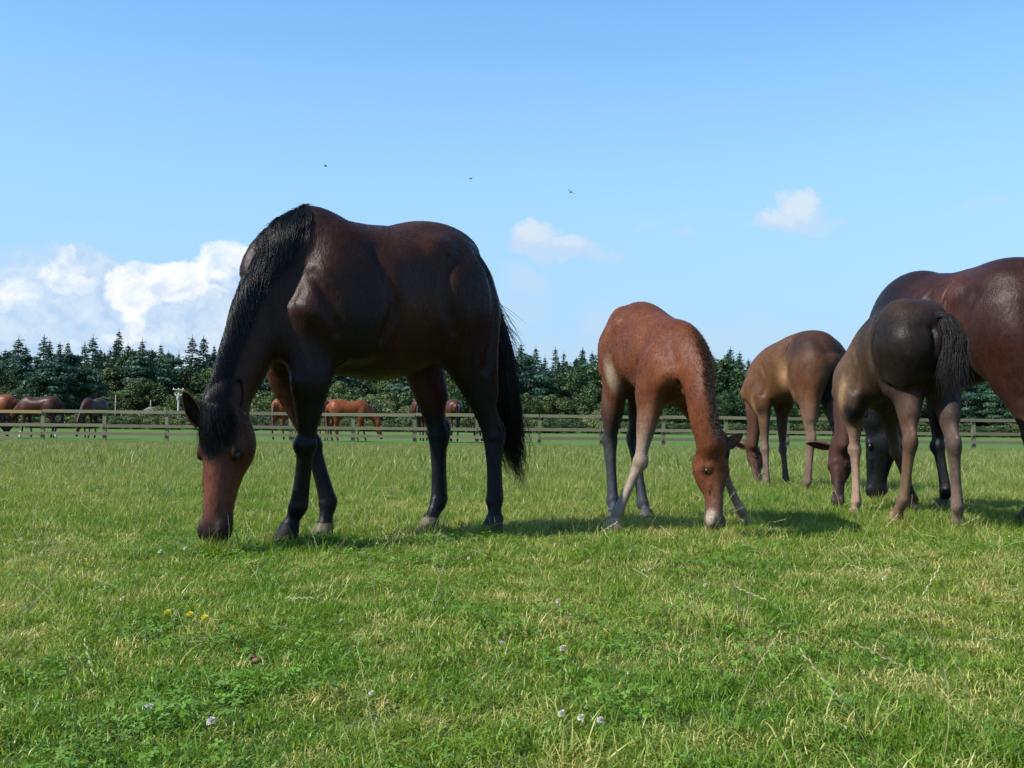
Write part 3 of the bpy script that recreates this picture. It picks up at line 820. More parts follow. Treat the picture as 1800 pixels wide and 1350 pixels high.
# ================================================================== chestnut foal in front
def build_foal1():
    H = HF(.80, 6.02, -76); T = H.T; S_ = H.S; B = H.B
    root = horse_root('foal', H, 'bright chestnut foal grazing with its front legs splayed wide', 'foals grazing beside their dams')
    c = A_((.125, .0405, .0165)); cr = A_((.095, .029, .0125)); pale = A_((.30, .20, .12)); leg = A_((.25, .195, .15)); grey = A_((.085, .075, .075)); blk = A_((.03, .028, .03))
    bd = Body(); g = bd.group()
    st = [(-.50, .98, .09, .10, .16), (-.41, 1.03, .14, .21, .22), (-.28, 1.03, .172, .245, .22), (-.12, .98, .195, .235, .22), (.04, .94, .185, .225, .235), (.18, .915, .155, .215, .235),
          (.30, .90, .125, .20, .225), (.40, .87, .105, .155, .19), (.46, .83, .085, .10, .13)]
    tr = Tube([B(s, 0, z) for s, z, *_ in st], [q[2] for q in st], [q[3] for q in st], H.l3, [cr, c, c, c, c, c, cr, c, c], rd=[q[4] for q in st])
    g['p'].append((tr, 1, .05))
    X3 = A_([H.h3, H.l3, (0, 0, 1)])
    # neck drops in front of the chest
    nk = [(B(.20, .02, .98), .075, .13, .13), (S_(1206, 622, .36), .080, .135, .14), (S_(1227, 655, .50), .076, .125, .12), (S_(1231, 700, .60), .062, .094, .09), (S_(1238, 748, .64), .052, .074, .074), (S_(1249, 780, .66), .048, .062, .06)]
    sides = [H.l3, H.l3, H.l3, lerp(H.l3, A_((.85, .5, 0)), .5), A_((.8, .6, 0)), A_((.8, .6, 0))]
    nt = Tube([n[0] for n in nk], [n[1] for n in nk], [n[2] for n in nk], A_(sides), [cr, c, c, A_((.112, .034, .0145)), A_((.112, .034, .0145)), c], rd=[n[3] for n in nk])
    g['p'].append((nt, 1, .06))
    for s in (1, -1):
        g['p'].append((Tube([B(.20, s * .07, 1.03), B(.29, s * .105, .92), B(.39, s * .11, .80)], [.03, .05, .05], [.07, .09, .08], H.l3, c), 1, .06))
        g['p'].append((Ell(B(.24, s * .135, .77), (.10, .05, .11), X3, c), 1, .06))
        g['p'].append((Ell(B(-.37, s * .09, 1.03), (.15, .08, .21), X3, c), 1, .06))
        g['p'].append((Ell(B(-.22, s * .15, 1.13), (.04, .03, .05), X3, c), 1, .06))
        g['p'].append((Ell(B(-.09, s * .235, .97), (.06, .03, .14), X3), -1, .07))
        for k in range(6):
            g['p'].append((Tube([B(.12 - k * .045, s * .215, 1.06), B(.13 - k * .047, s * .222, .94), B(.11 - k * .045, s * .20, .82)], [.007] * 3, [.007] * 3, H.l3, c), -1, .022))
    fold(g, B, H.l3, -.215, 1.17, .165, .9)
    g['p'].append((Tube([S_(1203, 592, .34), S_(1199, 620, .42), S_(1197, 650, .46), S_(1196, 690, .47)], [.010] * 4, [.014] * 4, H.l3, c), -1, .03))
    g['p'].append((Tube([B(.20, -.115, 1.00), B(.12, -.165, .88), B(.15, -.17, .76)], [.009] * 3, [.009] * 3, H.l3, c), -1, .03))
    fw = H.h3; Sd = H.l3
    # near (its right) front leg reaches left, the other one right
    front_leg(bd, B(.28, -.11, .90), S_(1146, 692, .26), S_(1125, 812, .30), S_(1086, 900, .32), S_(1080, 916, .34), .90, c, lerp(pale, leg, .8), leg, nrm(A_((.9, .25, -.2))), fw, up=(.06, .12), fore=1.12)
    front_leg(bd, B(.28, .10, .88), S_(1213, 706, .22), S_(1262, 805, .12), S_(1299, 893, .02), S_(1309, 915, .0), .82, c, leg, leg, nrm(A_((.9, .2, .35))), fw, up=(.06, .12))
    hind_leg(bd, B(-.38, -.10, 1.0), S_(1083, 668, -.36), S_(1072, 775, -.50), S_(1077, 880, -.42), S_(1080, 899, -.38), .98, c, blk, A_((.05, .055, .07)), Sd, fw, thigh=.66, ham=.8)
    hind_leg(bd, B(-.38, .09, 1.0), S_(1136, 668, -.36), S_(1113, 770, -.56), S_(1130, 885, -.44), S_(1136, 902, -.40), .92, c, blk, A_((.05, .055, .07)), Sd, fw, thigh=.66, ham=.8)
    P0 = S_(1273, 776, .66); tip = S_(1268, 912, .72)
    hn = A_((.52, -.80, .12))
    hd = head(bd, P0, tip, hn, .44, A_((.115, .036, .015)), A_((.08, .06, .05)), A_((.135, .048, .021)), w=1.2, jaw=.82, foal=True)
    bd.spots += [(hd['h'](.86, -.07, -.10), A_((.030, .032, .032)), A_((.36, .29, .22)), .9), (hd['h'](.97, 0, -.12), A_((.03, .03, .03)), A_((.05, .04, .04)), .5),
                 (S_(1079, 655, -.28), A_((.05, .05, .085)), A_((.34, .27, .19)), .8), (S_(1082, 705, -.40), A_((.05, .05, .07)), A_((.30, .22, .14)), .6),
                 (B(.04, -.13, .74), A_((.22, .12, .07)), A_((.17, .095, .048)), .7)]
    crease(bd, [[B(-.42, -.15, 1.12), B(-.44, -.16, .98), B(-.42, -.15, .86)], [S_(1155, 610, .30), S_(1140, 640, .28), S_(1134, 670, .26)]], .010, .03, H.l3)
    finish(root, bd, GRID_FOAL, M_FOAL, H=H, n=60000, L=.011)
    add_eyes(root, hd, M_EYE)
    up = -hd['X']; Z = hd['Z']; Y = hd['Y']
    ear(root, hd['h'](.04, -.12, -.10), up * .9 - Y * .25 + Z * .1, -Y * .8 + Z * .6, .115, .034, A_((.16, .055, .028)), A_((.10, .06, .045)), M_EAR)
    ear(root, hd['h'](.03, .12, -.09), up * .62 + Y * .75 + Z * .05, Z * .9 + Y * .1, .125, .034, A_((.10, .04, .02)), A_((.13, .05, .03)), M_EAR)
    for C, tz, cc in ((S_(1079, 916, .34), (-.35, -1), (.30, .21, .14)), (S_(1309, 915, .0), (.45, -1), (.26, .21, .16)), (S_(1080, 899, -.38), (0, -1), (.10, .09, .08)), (S_(1136, 902, -.40), (.2, -1), (.10, .09, .09))):
        hoof(root, C, tz, .036, M_HOOF, cc)
    strands('mane', fuzz_strands(nt, 3600, .10, .95, .025, seed=6, spread=.26), .0008, M_MANEF, root)
    r = np.random.default_rng(5); fl = []
    for i in range(500):
        y0 = r.normal(0, .05); t = np.linspace(0, 1, 6); x = -.06 + r.uniform(.10, .26) * t; y = y0 + r.normal(0, .03) * t
        z = -np.clip(np.abs(y) / .135, 0, 1.1) ** 2 * .075 + .02 * np.sin(np.pi * t) + .012
        fl.append(np.stack([hd['h'](a, b, q) for a, b, q in zip(x, y, z)]))
    strands('forelock', np.array(fl), .0008, M_FUZZ, root)
    tg = [B(-.53, .03, 1.12), B(-.60, .05, 1.02), B(-.62, .06, .86), B(-.60, .06, .70)]
    strands('tail', tail_strands(tg, [.012, .035, .04, .03], 700, m_=9, seed=9), .0009, M_FUZZ, root)
    return root

# ================================================================== foal behind it (tan, tail to the right)
def build_foal2():
    H = HF(2.52, 9.82, 114); T = H.T; S_ = H.S; B = H.B
    root = horse_root('foal', H, 'farthest foal, tan flanks and dark brown rump, its ear beside the chestnut foal', 'foals grazing beside their dams')
    c = A_((.105, .046, .019)); rump = A_((.020, .0095, .006)); pale = A_((.22, .14, .07)); leg = A_((.15, .10, .072)); blk = A_((.009, .008, .009)); rb_ = A_((.060, .0235, .010))
    bd = Body(); g = bd.group()
    st = [(-.48, 1.10, .10, .12, .20), (-.38, 1.15, .18, .22, .26), (-.25, 1.17, .215, .245, .28), (-.08, 1.13, .20, .27, .29), (.08, 1.09, .195, .27, .29), (.24, 1.06, .185, .26, .29),
          (.38, 1.02, .165, .23, .27), (.49, .96, .14, .18, .22), (.58, .90, .10, .10, .14)]
    tr = Tube([B(s, 0, z) for s, z, *_ in st], [q[2] for q in st], [q[3] for q in st], H.l3, [rump, rb_, rb_, c, c, c, c, c, c], rd=[q[4] for q in st])
    g['p'].append((tr, 1, .05)); X3 = A_([H.h3, H.l3, (0, 0, 1)])
    nk = [(B(.34, 0, .99), .08, .12, .12), (B(.56, 0, .86), .075, .125, .12), (T(1325, 720, .03), .060, .085, .09), (T(1325, 755, .04), .052, .07, .07), (T(1322, 782, .05), .048, .065, .065)]
    nt = Tube([n[0] for n in nk], [n[1] for n in nk], [n[2] for n in nk], H.l3, [c, c, A_((.065, .026, .014)), A_((.06, .024, .013)), A_((.06, .024, .013))], rd=[n[3] for n in nk])
    g['p'].append((nt, 1, .05))
    for s in (1, -1):
        g['p'].append((Tube([B(.30, s * .09, 1.12), B(.38, s * .145, 1.0), B(.50, s * .145, .86)], [.03, .05, .05], [.07, .09, .08], H.l3, c), 1, .06))
        g['p'].append((Ell(B(.32, s * .155, .83), (.11, .055, .12), X3, c), 1, .05))
        g['p'].append((Ell(B(-.35, s * .135, 1.08), (.18, .10, .24), X3, rb_), 1, .06))
        g['p'].append((Tube([B(-0.17, s * .13, 1.24), B(-0.16, s * .185, 1.12), B(-0.19, s * .20, 0.96), B(-0.25, s * .17, 0.82)], [.010] * 4, [.010] * 4, H.l3, A_((.10, .055, .026))), 1, .035))
        g['p'].append((Ell(B(-.10, s * .245, 1.04), (.055, .035, .15), X3), -1, .06))
    fold(g, B, H.l3, -.15, 1.33, .20)
    fw = H.h3; Sd = H.l3
    front_leg(bd, B(.38, .13, .95), T(1342, 706, .13), T(1345, 790, .12), T(1347, 845, .12), T(1351, 858, .12), .88, c, leg, A_((.17, .12, .095)), Sd, fw, up=(.06, .12), fore=1.0)
    front_leg(bd, B(.38, -.13, .95), T(1374, 716, -.12), T(1376, 790, -.12), T(1381, 842, -.12), T(1384, 856, -.12), .84, A_((.02, .015, .013)), A_((.07, .05, .04)), A_((.045, .035, .03)), Sd, fw, up=(.06, .12), fore=.95)
    hind_leg(bd, B(-.36, .12, 1.10), T(1420, 690, .14), T(1425, 775, .13), T(1419, 848, .13), T(1413, 862, .12), .88, A_((.13, .055, .025)), leg, leg, Sd, fw, thigh=.90)
    hind_leg(bd, B(-.36, -.12, 1.10), T(1458, 690, -.13), T(1474, 770, -.12), T(1478, 850, -.12), T(1474, 866, -.12), .88, blk, A_((.04, .035, .035)), A_((.05, .04, .04)), Sd, fw, thigh=.88)
    P0 = T(1311, 781, .07); tip = T(1330, 862, .09)
    hd = head(bd, P0, tip, nrm(H.h3 * .25 + H.l3 * .62 + A_((-.35, -.5, .1))), .42, A_((.070, .030, .017)), A_((.05, .034, .026)), A_((.085, .042, .022)), foal=True, k=.04)
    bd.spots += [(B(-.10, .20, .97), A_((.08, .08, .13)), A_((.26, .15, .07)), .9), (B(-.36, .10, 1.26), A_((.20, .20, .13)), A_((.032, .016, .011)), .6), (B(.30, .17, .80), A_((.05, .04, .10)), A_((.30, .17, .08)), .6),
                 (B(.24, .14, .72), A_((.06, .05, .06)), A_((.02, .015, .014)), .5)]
    crease(bd, [[B(.22, .18, 1.12), B(.16, .20, .98), B(.20, .19, .86)], [B(-.30, .20, 1.18), B(-.26, .21, 1.02), B(-.28, .20, .88)]], .004, .045, H.l3)
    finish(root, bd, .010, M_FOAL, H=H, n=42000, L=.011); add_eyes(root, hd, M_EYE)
    up = -hd['X']; Z = hd['Z']; Y = hd['Y']
    ear(root, hd['h'](.03, -.11, -.08), up * .35 + A_((-.95, 0, .1)), Z * .8, .12, .034, A_((.10, .045, .03)), A_((.12, .06, .045)), M_EAR)
    ear(root, hd['h'](.03, .11, -.08), up * .6 + A_((.6, .2, .3)), Z * .8, .11, .032, A_((.06, .03, .02)), A_((.03, .02, .02)), M_EAR)
    for C, cc in ((T(1351, 858, .12), (.09, .07, .06)), (T(1384, 856, -.12), (.05, .04, .04)), (T(1413, 862, .12), (.10, .08, .06)), (T(1474, 866, -.12), (.05, .045, .04))):
        hoof(root, C, H.h, .036, M_HOOF, cc)
    strands('mane', fuzz_strands(nt, 500, .05, .95, .035, seed=16), .0009, M_FUZZ, root)
    tg = [T(1449, 603, -.02), T(1461, 618, -.02), T(1466, 650, -.02), T(1464, 690, -.02), T(1470, 740, -.02)]
    strands('tail', tail_strands(tg, [.02, .052, .062, .055, .02], 1700, m_=11, seed=19, frizz=.03), .0013, M_FUZZ, root)
    return root

# ================================================================== dark foal seen from behind
def build_foal3():
    H = HF(2.285, 6.52, 95); T = H.T; S_ = H.S; B = H.B
    root = horse_root('foal', H, 'dark brown foal with fluffy tail grazing in front of the right-hand mare', 'foals grazing beside their dams')
    c = A_((.042, .0215, .0105)); rump = A_((.0095, .0058, .0043)); blk = A_((.0055, .0055, .0065)); tan = A_((.095, .052, .028)); leg = A_((.20, .13, .08)); dl = A_((.05, .03, .022))
    bd = Body(); g = bd.group()
    st = [(-.49, 1.01, .09, .12, .15), (-.41, 1.06, .145, .195, .20), (-.28, 1.08, .18, .22, .24), (-.10, 1.06, .185, .24, .28), (.08, 1.03, .19, .25, .29), (.24, .985, .18, .235, .28),
          (.38, .92, .16, .195, .24), (.49, .85, .13, .14, .19), (.56, .79, .10, .09, .13)]
    tr = Tube([B(s, .055 * min(max((.05 - s) / .35, 0), 1), z) for s, z, *_ in st], [q[2] for q in st], [q[3] for q in st], H.l3, [rump, rump, A_((.020, .012, .008)), A_((.034, .018, .010)), c, A_((.07, .038, .020)), tan, tan, tan], rd=[q[4] for q in st])
    g['p'].append((tr, 1, .05)); X3 = A_([H.h3, H.l3, (0, 0, 1)])
    nk = [(B(.36, 0, .92), .08, .12, .12), (B(.56, .02, .80), .075, .12, .12), (T(1484, 708, .04), .060, .095, .10), (T(1483, 748, .05), .054, .08, .085), (T(1482, 782, .06), .05, .07, .075)]
    nt = Tube([n[0] for n in nk], [n[1] for n in nk], [n[2] for n in nk], H.l3, [c, c, A_((.048, .020, .013)), A_((.042, .018, .012)), A_((.046, .020, .014))], rd=[n[3] for n in nk])
    g['p'].append((nt, 1, .05))
    for s in (1, -1):
        g['p'].append((Tube([B(.30, s * .09, 1.04), B(.38, s * .145, .92), B(.50, s * .145, .78)], [.03, .05, .05], [.07, .09, .08], H.l3, tan), 1, .06))
        g['p'].append((Ell(B(.32, s * .155, .74), (.11, .055, .12), X3, A_((.10, .06, .035))), 1, .05))
        g['p'].append((Ell(B(-.34, s * .10 + .05, 1.06), (.15, .085, .19), X3, A_((.017, .0105, .0075))), 1, .12))
        g['p'].append((Tube([B(-0.17, s * .13 + .03, 1.20), B(-0.16, s * .185, 1.08), B(-0.19, s * .20, 0.92), B(-0.25, s * .17, 0.78)], [.010] * 4, [.010] * 4, H.l3, A_((.030, .016, .009))), 1, .035))
        g['p'].append((Ell(B(-.11, s * .235, 1.0), (.05, .03, .15), X3), -1, .06))
    g['p'].append((Tube([B(-.56, .05, 1.10), B(-.60, .05, .95), B(-.58, .05, .78)], [.012] * 3, [.03] * 3, H.l3, rump), -1, .05))
    fold(g, B, H.l3, -.155, 1.26, .205)
    fw = H.h3; Sd = H.l3
    hind_leg(bd, B(-.40, .16, 1.02), S_(1592, 672, -.30), S_(1600, 778, -.44), S_(1588, 878, -.36), S_(1576, 905, -.30), .90, A_((.013, .0085, .007)), A_((.10, .055, .035)), leg, Sd, fw, thigh=.92)
    hind_leg(bd, B(-.40, -.055, 1.02), S_(1655, 672, -.32), S_(1676, 782, -.52), S_(1683, 890, -.46), S_(1684, 914, -.42), .90, A_((.011, .008, .007)), A_((.075, .05, .04)), A_((.20, .14, .11)), Sd, fw, thigh=.92)
    front_leg(bd, B(.38, .13, .90), S_(1500, 706, .34), S_(1503, 790, .38), S_(1505, 882, .36), S_(1502, 899, .36), .90, A_((.10, .06, .04)), A_((.24, .155, .11)), A_((.34, .23, .15)), Sd, fw, up=(.06, .12), fore=1.05)
    front_leg(bd, B(.38, -.13, .90), S_(1556, 712, .36), S_(1575, 795, .42), S_(1605, 876, .50), S_(1608, 890, .50), .84, blk, A_((.09, .05, .035)), A_((.05, .04, .036)), Sd, fw, up=(.06, .12), fore=.95)
    P0 = T(1469, 780, .10); tip = T(1470, 900, .14)
    hd = head(bd, P0, tip, nrm(A_((-.55, -.80, .1))), .42, A_((.052, .0225, .016)), A_((.022, .016, .016)), A_((.055, .025, .018)), w=1.15, foal=True, k=.04)
    bd.spots += [(B(-.08, .20, .95), A_((.045, .06, .18)), A_((.062, .035, .017)), .9), (B(-.36, .08, 1.30), A_((.24, .22, .12)), A_((.032, .018, .011)), .7), (B(.30, .19, .76), A_((.05, .04, .10)), A_((.26, .16, .08)), .6), (B(.26, .16, .66), A_((.07, .06, .06)), A_((.014, .012, .013)), .5),  # brown spot on top of the rump paints in its lit upper side
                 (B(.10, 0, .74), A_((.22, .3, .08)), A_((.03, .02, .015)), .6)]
    crease(bd, [[B(.22, .18, 1.06), B(.16, .20, .92), B(.20, .19, .80)], [B(-.34, .24, 1.16), B(-.30, .25, 1.0), B(-.32, .24, .85)]], .003, .05, H.l3)
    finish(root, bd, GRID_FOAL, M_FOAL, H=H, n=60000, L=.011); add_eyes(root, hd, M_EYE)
    up = -hd['X']; Z = hd['Z']; Y = hd['Y']
    ear(root, hd['h'](.03, -.12, -.08), up * .22 + A_((-1, 0, 0)), up * .2 + A_((0, -.6, -.6)), .16, .032, A_((.075, .035, .025)), A_((.05, .026, .02)), M_EAR)
    ear(root, hd['h'](.03, .12, -.08), up * .7 + A_((.6, .2, .1)), Z * .8, .12, .032, A_((.05, .025, .02)), A_((.02, .015, .015)), M_EAR)
    for C, cc in ((S_(1576, 905, -.30), (.24, .17, .10)), (S_(1684, 914, -.42), (.12, .09, .07)), (S_(1502, 899, .36), (.25, .17, .11)), (S_(1608, 890, .50), (.05, .04, .04))):
        hoof(root, C, H.h, .037, M_HOOF, cc)
    strands('mane', fuzz_strands(nt, 700, .05, .95, .03, seed=26), .0008, M_FUZZ, root)
    tg = [S_(1640, 556, -.50), S_(1662, 563, -.55), S_(1678, 600, -.59), S_(1677, 650, -.60), S_(1678, 690, -.58)]
    strands('tail', tail_strands(tg, [.020, .036, .046, .048, .042], 2600, m_=12, seed=29, frizz=.030, clumps=60), .0013, M_FUZZ, root)
    return root

# ================================================================== second mare at the right edge
def build_mare2():
    H = HF(2.93, 7.22, 115); T = H.T; S_ = H.S; B = H.B
    root = horse_root('mare', H, 'dark reddish brown mare at the right edge, standing behind the dark foal', None)
    c = A_((.029, .0098, .0065)); dk = A_((.012, .0048, .004)); blk = A_((.006, .006, .0072)); fl = A_((.10, .035, .018))
    bd = Body(); g = bd.group()
    st = [(-.74, 1.24, .14, .14, .22), (-.62, 1.32, .23, .25, .30), (-.45, 1.35, .275, .285, .33), (-.25, 1.30, .27, .315, .38), (-.02, 1.25, .30, .345, .42), (.18, 1.25, .295, .36, .41),
          (.36, 1.26, .24, .38, .40), (.52, 1.18, .19, .31, .34), (.64, 1.06, .13, .16, .22)]
    tr = Tube([B(s, 0, z) for s, z, *_ in st], [q[2] for q in st], [q[3] for q in st], H.l3, [c, c, c, c, c, c, dk, dk, dk], rd=[q[4] for q in st])
    g['p'].append((tr, 1, .05)); X3 = A_([H.h3, H.l3, (0, 0, 1)])
    nk = [(B(.34, 0, 1.30), .11, .20, .2), (B(.53, -.01, 1.10), .11, .18, .2), (B(.72, -.03, .92), .085, .155, .15), (T(1540, 690, -.05), .075, .12, .12), (T(1533, 735, -.05), .065, .10, .10)]
    nt = Tube([n[0] for n in nk], [n[1] for n in nk], [n[2] for n in nk], H.l3, [c, dk, dk, blk, blk], rd=[n[3] for n in nk])
    g['p'].append((nt, 1, .08))
    for s in (1, -1):
        g['p'].append((Tube([B(.28, s * .13, 1.38), B(.40, s * .19, 1.22), B(.53, s * .19, 1.04)], [.05, .075, .07], [.10, .13, .11], H.l3, dk), 1, .09))
        g['p'].append((Ell(B(.30, s * .21, 1.02), (.15, .085, .17), X3, dk), 1, .07))
        g['p'].append((Ell(B(-.48, s * .18, 1.22), (.25, .12, .30), X3, c), 1, .08))
        g['p'].append((Ell(B(-.22, s * .215, 1.40), (.06, .05, .07), X3, c), 1, .09)); g['p'].append((Tube([B(-.20, s * .20, 1.50), B(-.17, s * .265, 1.36), B(-.20, s * .285, 1.18), B(-.27, s * .26, 1.02)], [.014] * 4, [.014] * 4, H.l3, fl), 1, .05))
        g['p'].append((Ell(B(-.12, s * .335, 1.24), (.06, .045, .17), X3), -1, .06))
        for k in range(4):
            g['p'].append((Tube([B(.06 - k * .055, s * .30, 1.34), B(.07 - k * .055, s * .335, 1.2), B(.06 - k * .055, s * .31, 1.05)], [.01] * 3, [.01] * 3, H.l3, c), -1, .03))
    fold(g, B, H.l3, -.17, 1.50, .29, 1.25)
    fw = H.h3; Sd = H.l3
    hind_leg(bd, B(-.48, .17, 1.25), T(1775, 650, .19), T(1812, 765, .20), T(1822, 860, .20), T(1816, 890, .2), 1.04, c, A_((.03, .014, .013)), blk, Sd, fw, thigh=1.12)
    hind_leg(bd, B(-.48, -.17, 1.25), B(-.42, -.18, .92), B(-.66, -.17, .54), B(-.60, -.17, .16), B(-.54, -.17, .08), 1.04, dk, blk, blk, Sd, fw, thigh=1.1)
    front_leg(bd, B(.40, -.17, 1.05), B(.33, -.17, .86), T(1649, 785, -.15), T(1662, 866, -.14), T(1658, 882, -.14), 1.04, dk, blk, blk, Sd, fw, fore=1.1)
    front_leg(bd, B(.42, .17, 1.05), B(.42, .17, .86), T(1592, 783, .15), T(1592, 860, .14), T(1590, 880, .14), 1.04, dk, blk, blk, Sd, fw, fore=1.1)
    P0 = T(1522, 735, -.05); tip = T(1523, 884, -.05)
    hd = head(bd, P0, tip, nrm(H.h3 + A_((-.25, -.35, .1))), .60, blk, blk, blk)
    bd.spots += [(T(1646, 745, -.05), A_((.014, .03, .022)), A_((.5, .38, .2)), .3)]
    crease(bd, [[B(-.42, .26, 1.38), B(-.36, .30, 1.2), B(-.36, .29, 1.0), B(-.42, .26, .84)], [B(.26, .26, 1.38), B(.18, .28, 1.2), B(.18, .28, 1.04)], [B(-.02, .30, 1.42), B(.02, .33, 1.25), B(.0, .32, 1.05)]], .003, .07, H.l3)
    finish(root, bd, .011, M_COAT, H=H, n=60000, L=.011); add_eyes(root, hd, M_EYE)
    up = -hd['X']; Z = hd['Z']; Y = hd['Y']
    ear(root, hd['h'](.02, -.1, -.07), up - Y * .3, Z, .15, .04, dk, blk, M_EAR); ear(root, hd['h'](.02, .1, -.07), up + Y * .3, Z, .15, .04, dk, blk, M_EAR)
    for C in (T(1816, 890, .2), B(-.54, -.17, .08), T(1658, 882, -.14), T(1590, 880, .14)): hoof(root, C, H.h, .047, M_HOOF, (.08, .065, .06))
    S1 = push_out(bd, mane_strands(nt, 900, .05, .95, 1.0, .14, side=-1, m_=9, seed=34, clumps=80, up=.012, frizz=.0015), .006); strands('mane', S1, .0012, M_HAIR, root)
    tg = [B(-.80, 0, 1.36), B(-.90, 0, 1.25), B(-.93, 0, 1.0), B(-.92, 0, .7), B(-.90, 0, .35)]
    strands('tail', tail_strands(tg, [.015, .05, .07, .08, .05], 1300, m_=10, seed=39), .0013, M_HAIR, root)
    return root
# ================================================================== ground
def ground_mat(name, a, b, c, dry):
    t = NT(name); p = t.pos(); n1 = t.noise(p, .35, 5, .6); n2 = t.noise(p, 3.2, 6, .65); n3 = t.noise(p, 40, 4, .7)
    k = t.mix(t.ramp(n1, .35, .65), a, b); k = t.mix(t.ramp(n2, .45, .7), k, c); k = t.mix(t.math('MULTIPLY', t.ramp(n3, .5, .75), .6), k, dry)
    sy = t.new('ShaderNodeSeparateXYZ'); t.L.new(p, sy.inputs[0]); k = t.mix(t.ramp(sy.outputs[1], 36.5, 39.5), k, t.mix(t.ramp(n2, .3, .7), (.060, .115, .022), (.090, .150, .034)))
    t.col(k); t.P(Roughness=.9); t.set(t.b.inputs['Specular IOR Level'], .1); t.bump(t.math('ADD', n3, t.math('MULTIPLY', n2, 2.0)), .6, .03); return t.m
def build_ground():
    ys = np.concatenate([np.linspace(-60, -6, 10), np.linspace(-5, 60, 131), np.geomspace(62, 3000, 40)]); xs = np.concatenate([-np.geomspace(3000, 26, 30), np.linspace(-25, 25, 61), np.geomspace(26, 3000, 30)])
    X, Y = np.meshgrid(xs, ys); Z = GZ(Y) + .012 * np.sin(X * 1.3 + .7 * Y) * np.sin(Y * .9) * (Y < 35) * (Y > 3)
    V = np.stack([X, Y, Z], -1).reshape(-1, 3); nx = len(xs); ny = len(ys)
    i = np.arange(ny - 1)[:, None] * nx + np.arange(nx - 1)[None]
    Fc = np.stack([i, i + 1, i + nx + 1, i + nx], -1).reshape(-1, 4)
    me = mesh_np('ground', V, Fc, ground_mat('pasture_soil', (.050, .075, .018), (.065, .085, .024), (.085, .090, .035), (.12, .11, .05)), True)
    tag(link('ground', me), 'grass pasture running back to the fence and woodland', kind='structure')
build_ground()

# ================================================================== grass
def grass_mat(name, lush, olive, dry, dryness, trans=.35, rough=.42, far=None):
    t = NT(name); p = t.pos()
    vc = t.new('ShaderNodeVertexColor', layer_name='Col').outputs[0]; sp = t.new('ShaderNodeSeparateColor'); t.L.new(vc, sp.inputs[0])
    rnd, hgt = sp.outputs[0], sp.outputs[1]
    n1 = t.noise(p, .9, 5, .6); n2 = t.noise(p, 4.5, 4, .6); n3 = t.noise(p, .25, 3, .5)
    k = t.mix(t.ramp(n1, .38, .62), lush, olive)
    dr = t.math('ADD', t.math('ADD', t.ramp(n2, .42, .66, 0, .75), t.ramp(n3, .35, .65, -.2, .25)), t.math('MULTIPLY', rnd, .85))
    dr = t.math('MULTIPLY', t.math('SUBTRACT', dr, 1.12 - dryness), 2.2, clamp=True)
    k = t.mix(dr, k, dry)
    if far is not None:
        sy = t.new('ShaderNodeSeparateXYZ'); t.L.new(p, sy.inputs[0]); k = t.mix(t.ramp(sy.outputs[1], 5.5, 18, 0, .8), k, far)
    k = t.mix(1.0, k, t.new_rgb(t.math('ADD', t.math('MULTIPLY', rnd, .55), .72)), 'MULTIPLY')
    t.col(k); t.P(Roughness=rough); t.set(t.b.inputs['Specular IOR Level'], .35)
    tr = t.new('ShaderNodeBsdfTranslucent'); t.L.new(t.mix(1.0, k, (1.25, 1.25, .55), 'MULTIPLY'), tr.inputs[0])
    mx = t.new('ShaderNodeMixShader'); mx.inputs[0].default_value = trans; t.L.new(t.b.outputs[0], mx.inputs[1]); t.L.new(tr.outputs[0], mx.inputs[2]); t.L.new(mx.outputs[0], t.out.inputs[0])
    return t.m
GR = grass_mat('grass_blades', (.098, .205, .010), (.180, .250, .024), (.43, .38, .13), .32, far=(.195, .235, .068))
GC = grass_mat('clover_leaves', (.10, .22, .022), (.13, .24, .030), (.17, .24, .05), .0, trans=.3, rough=.5)
GS = grass_mat('seed_stalks', (.26, .25, .12), (.32, .29, .15), (.42, .36, .22), .4, trans=.2, rough=.6)
def blades(r, n, R, h0, h1, w, bend=.6, seg=3, flat=.0):
    a = r.uniform(0, 2 * np.pi, n); rr = R * np.sqrt(r.uniform(0, 1, n)); bx = rr * np.cos(a); by = rr * np.sin(a)
    L = r.uniform(h0, h1, n) * r.uniform(.6, 1.15, n); d = r.uniform(0, 2 * np.pi, n); tl = np.abs(r.normal(0, .35, n)) + flat; bd = r.uniform(.1, 1, n) * bend; W_ = w * r.uniform(.6, 1.25, n); cr = r.uniform(0, 1, n)
    V = []; C = []; tw = r.uniform(-.8, .8, n)
    dx, dy = np.cos(d), np.sin(d); sx, sy = -np.sin(d + tw), np.cos(d + tw)
    for i in range(seg + 1):
        t = i / seg; th = tl + bd * t * 1.6
        # integrate along curving blade
        hh = L * t * np.cos(th * .6); oo = L * t * np.sin(th * .6)
        ww = W_ * (1 - t ** 1.6) * .5 + (0.0002)
        for sg in (-1, 1):
            V.append(np.stack([bx + dx * oo + sx * ww * sg, by + dy * oo + sy * ww * sg, np.maximum(hh, .001) - .004 * (i == 0)], -1)); C.append(np.stack([cr, np.full(n, t), np.zeros(n)], -1))
    m_ = 2 * (seg + 1); V = np.stack(V, 1).reshape(-1, 3); C = np.stack(C, 1).reshape(-1, 3)
    Fc = []
    b = np.arange(n)[:, None] * m_
    for i in range(seg): Fc.append(np.concatenate([b + 2 * i, b + 2 * i + 1, b + 2 * i + 3, b + 2 * i + 2], 1))
    return V, np.vstack(Fc), C
def join(parts):
    V, Fc, C = [], [], []; o = 0
    for v, f, c in parts: V.append(v); Fc.append(f + o); C.append(c); o += len(v)
    return np.vstack(V), np.vstack(Fc), np.vstack(C)
def src(name, V, Fc, C, mat):
    return bpy.data.objects.new(name, mesh_np(name, V, Fc, mat, True, C))
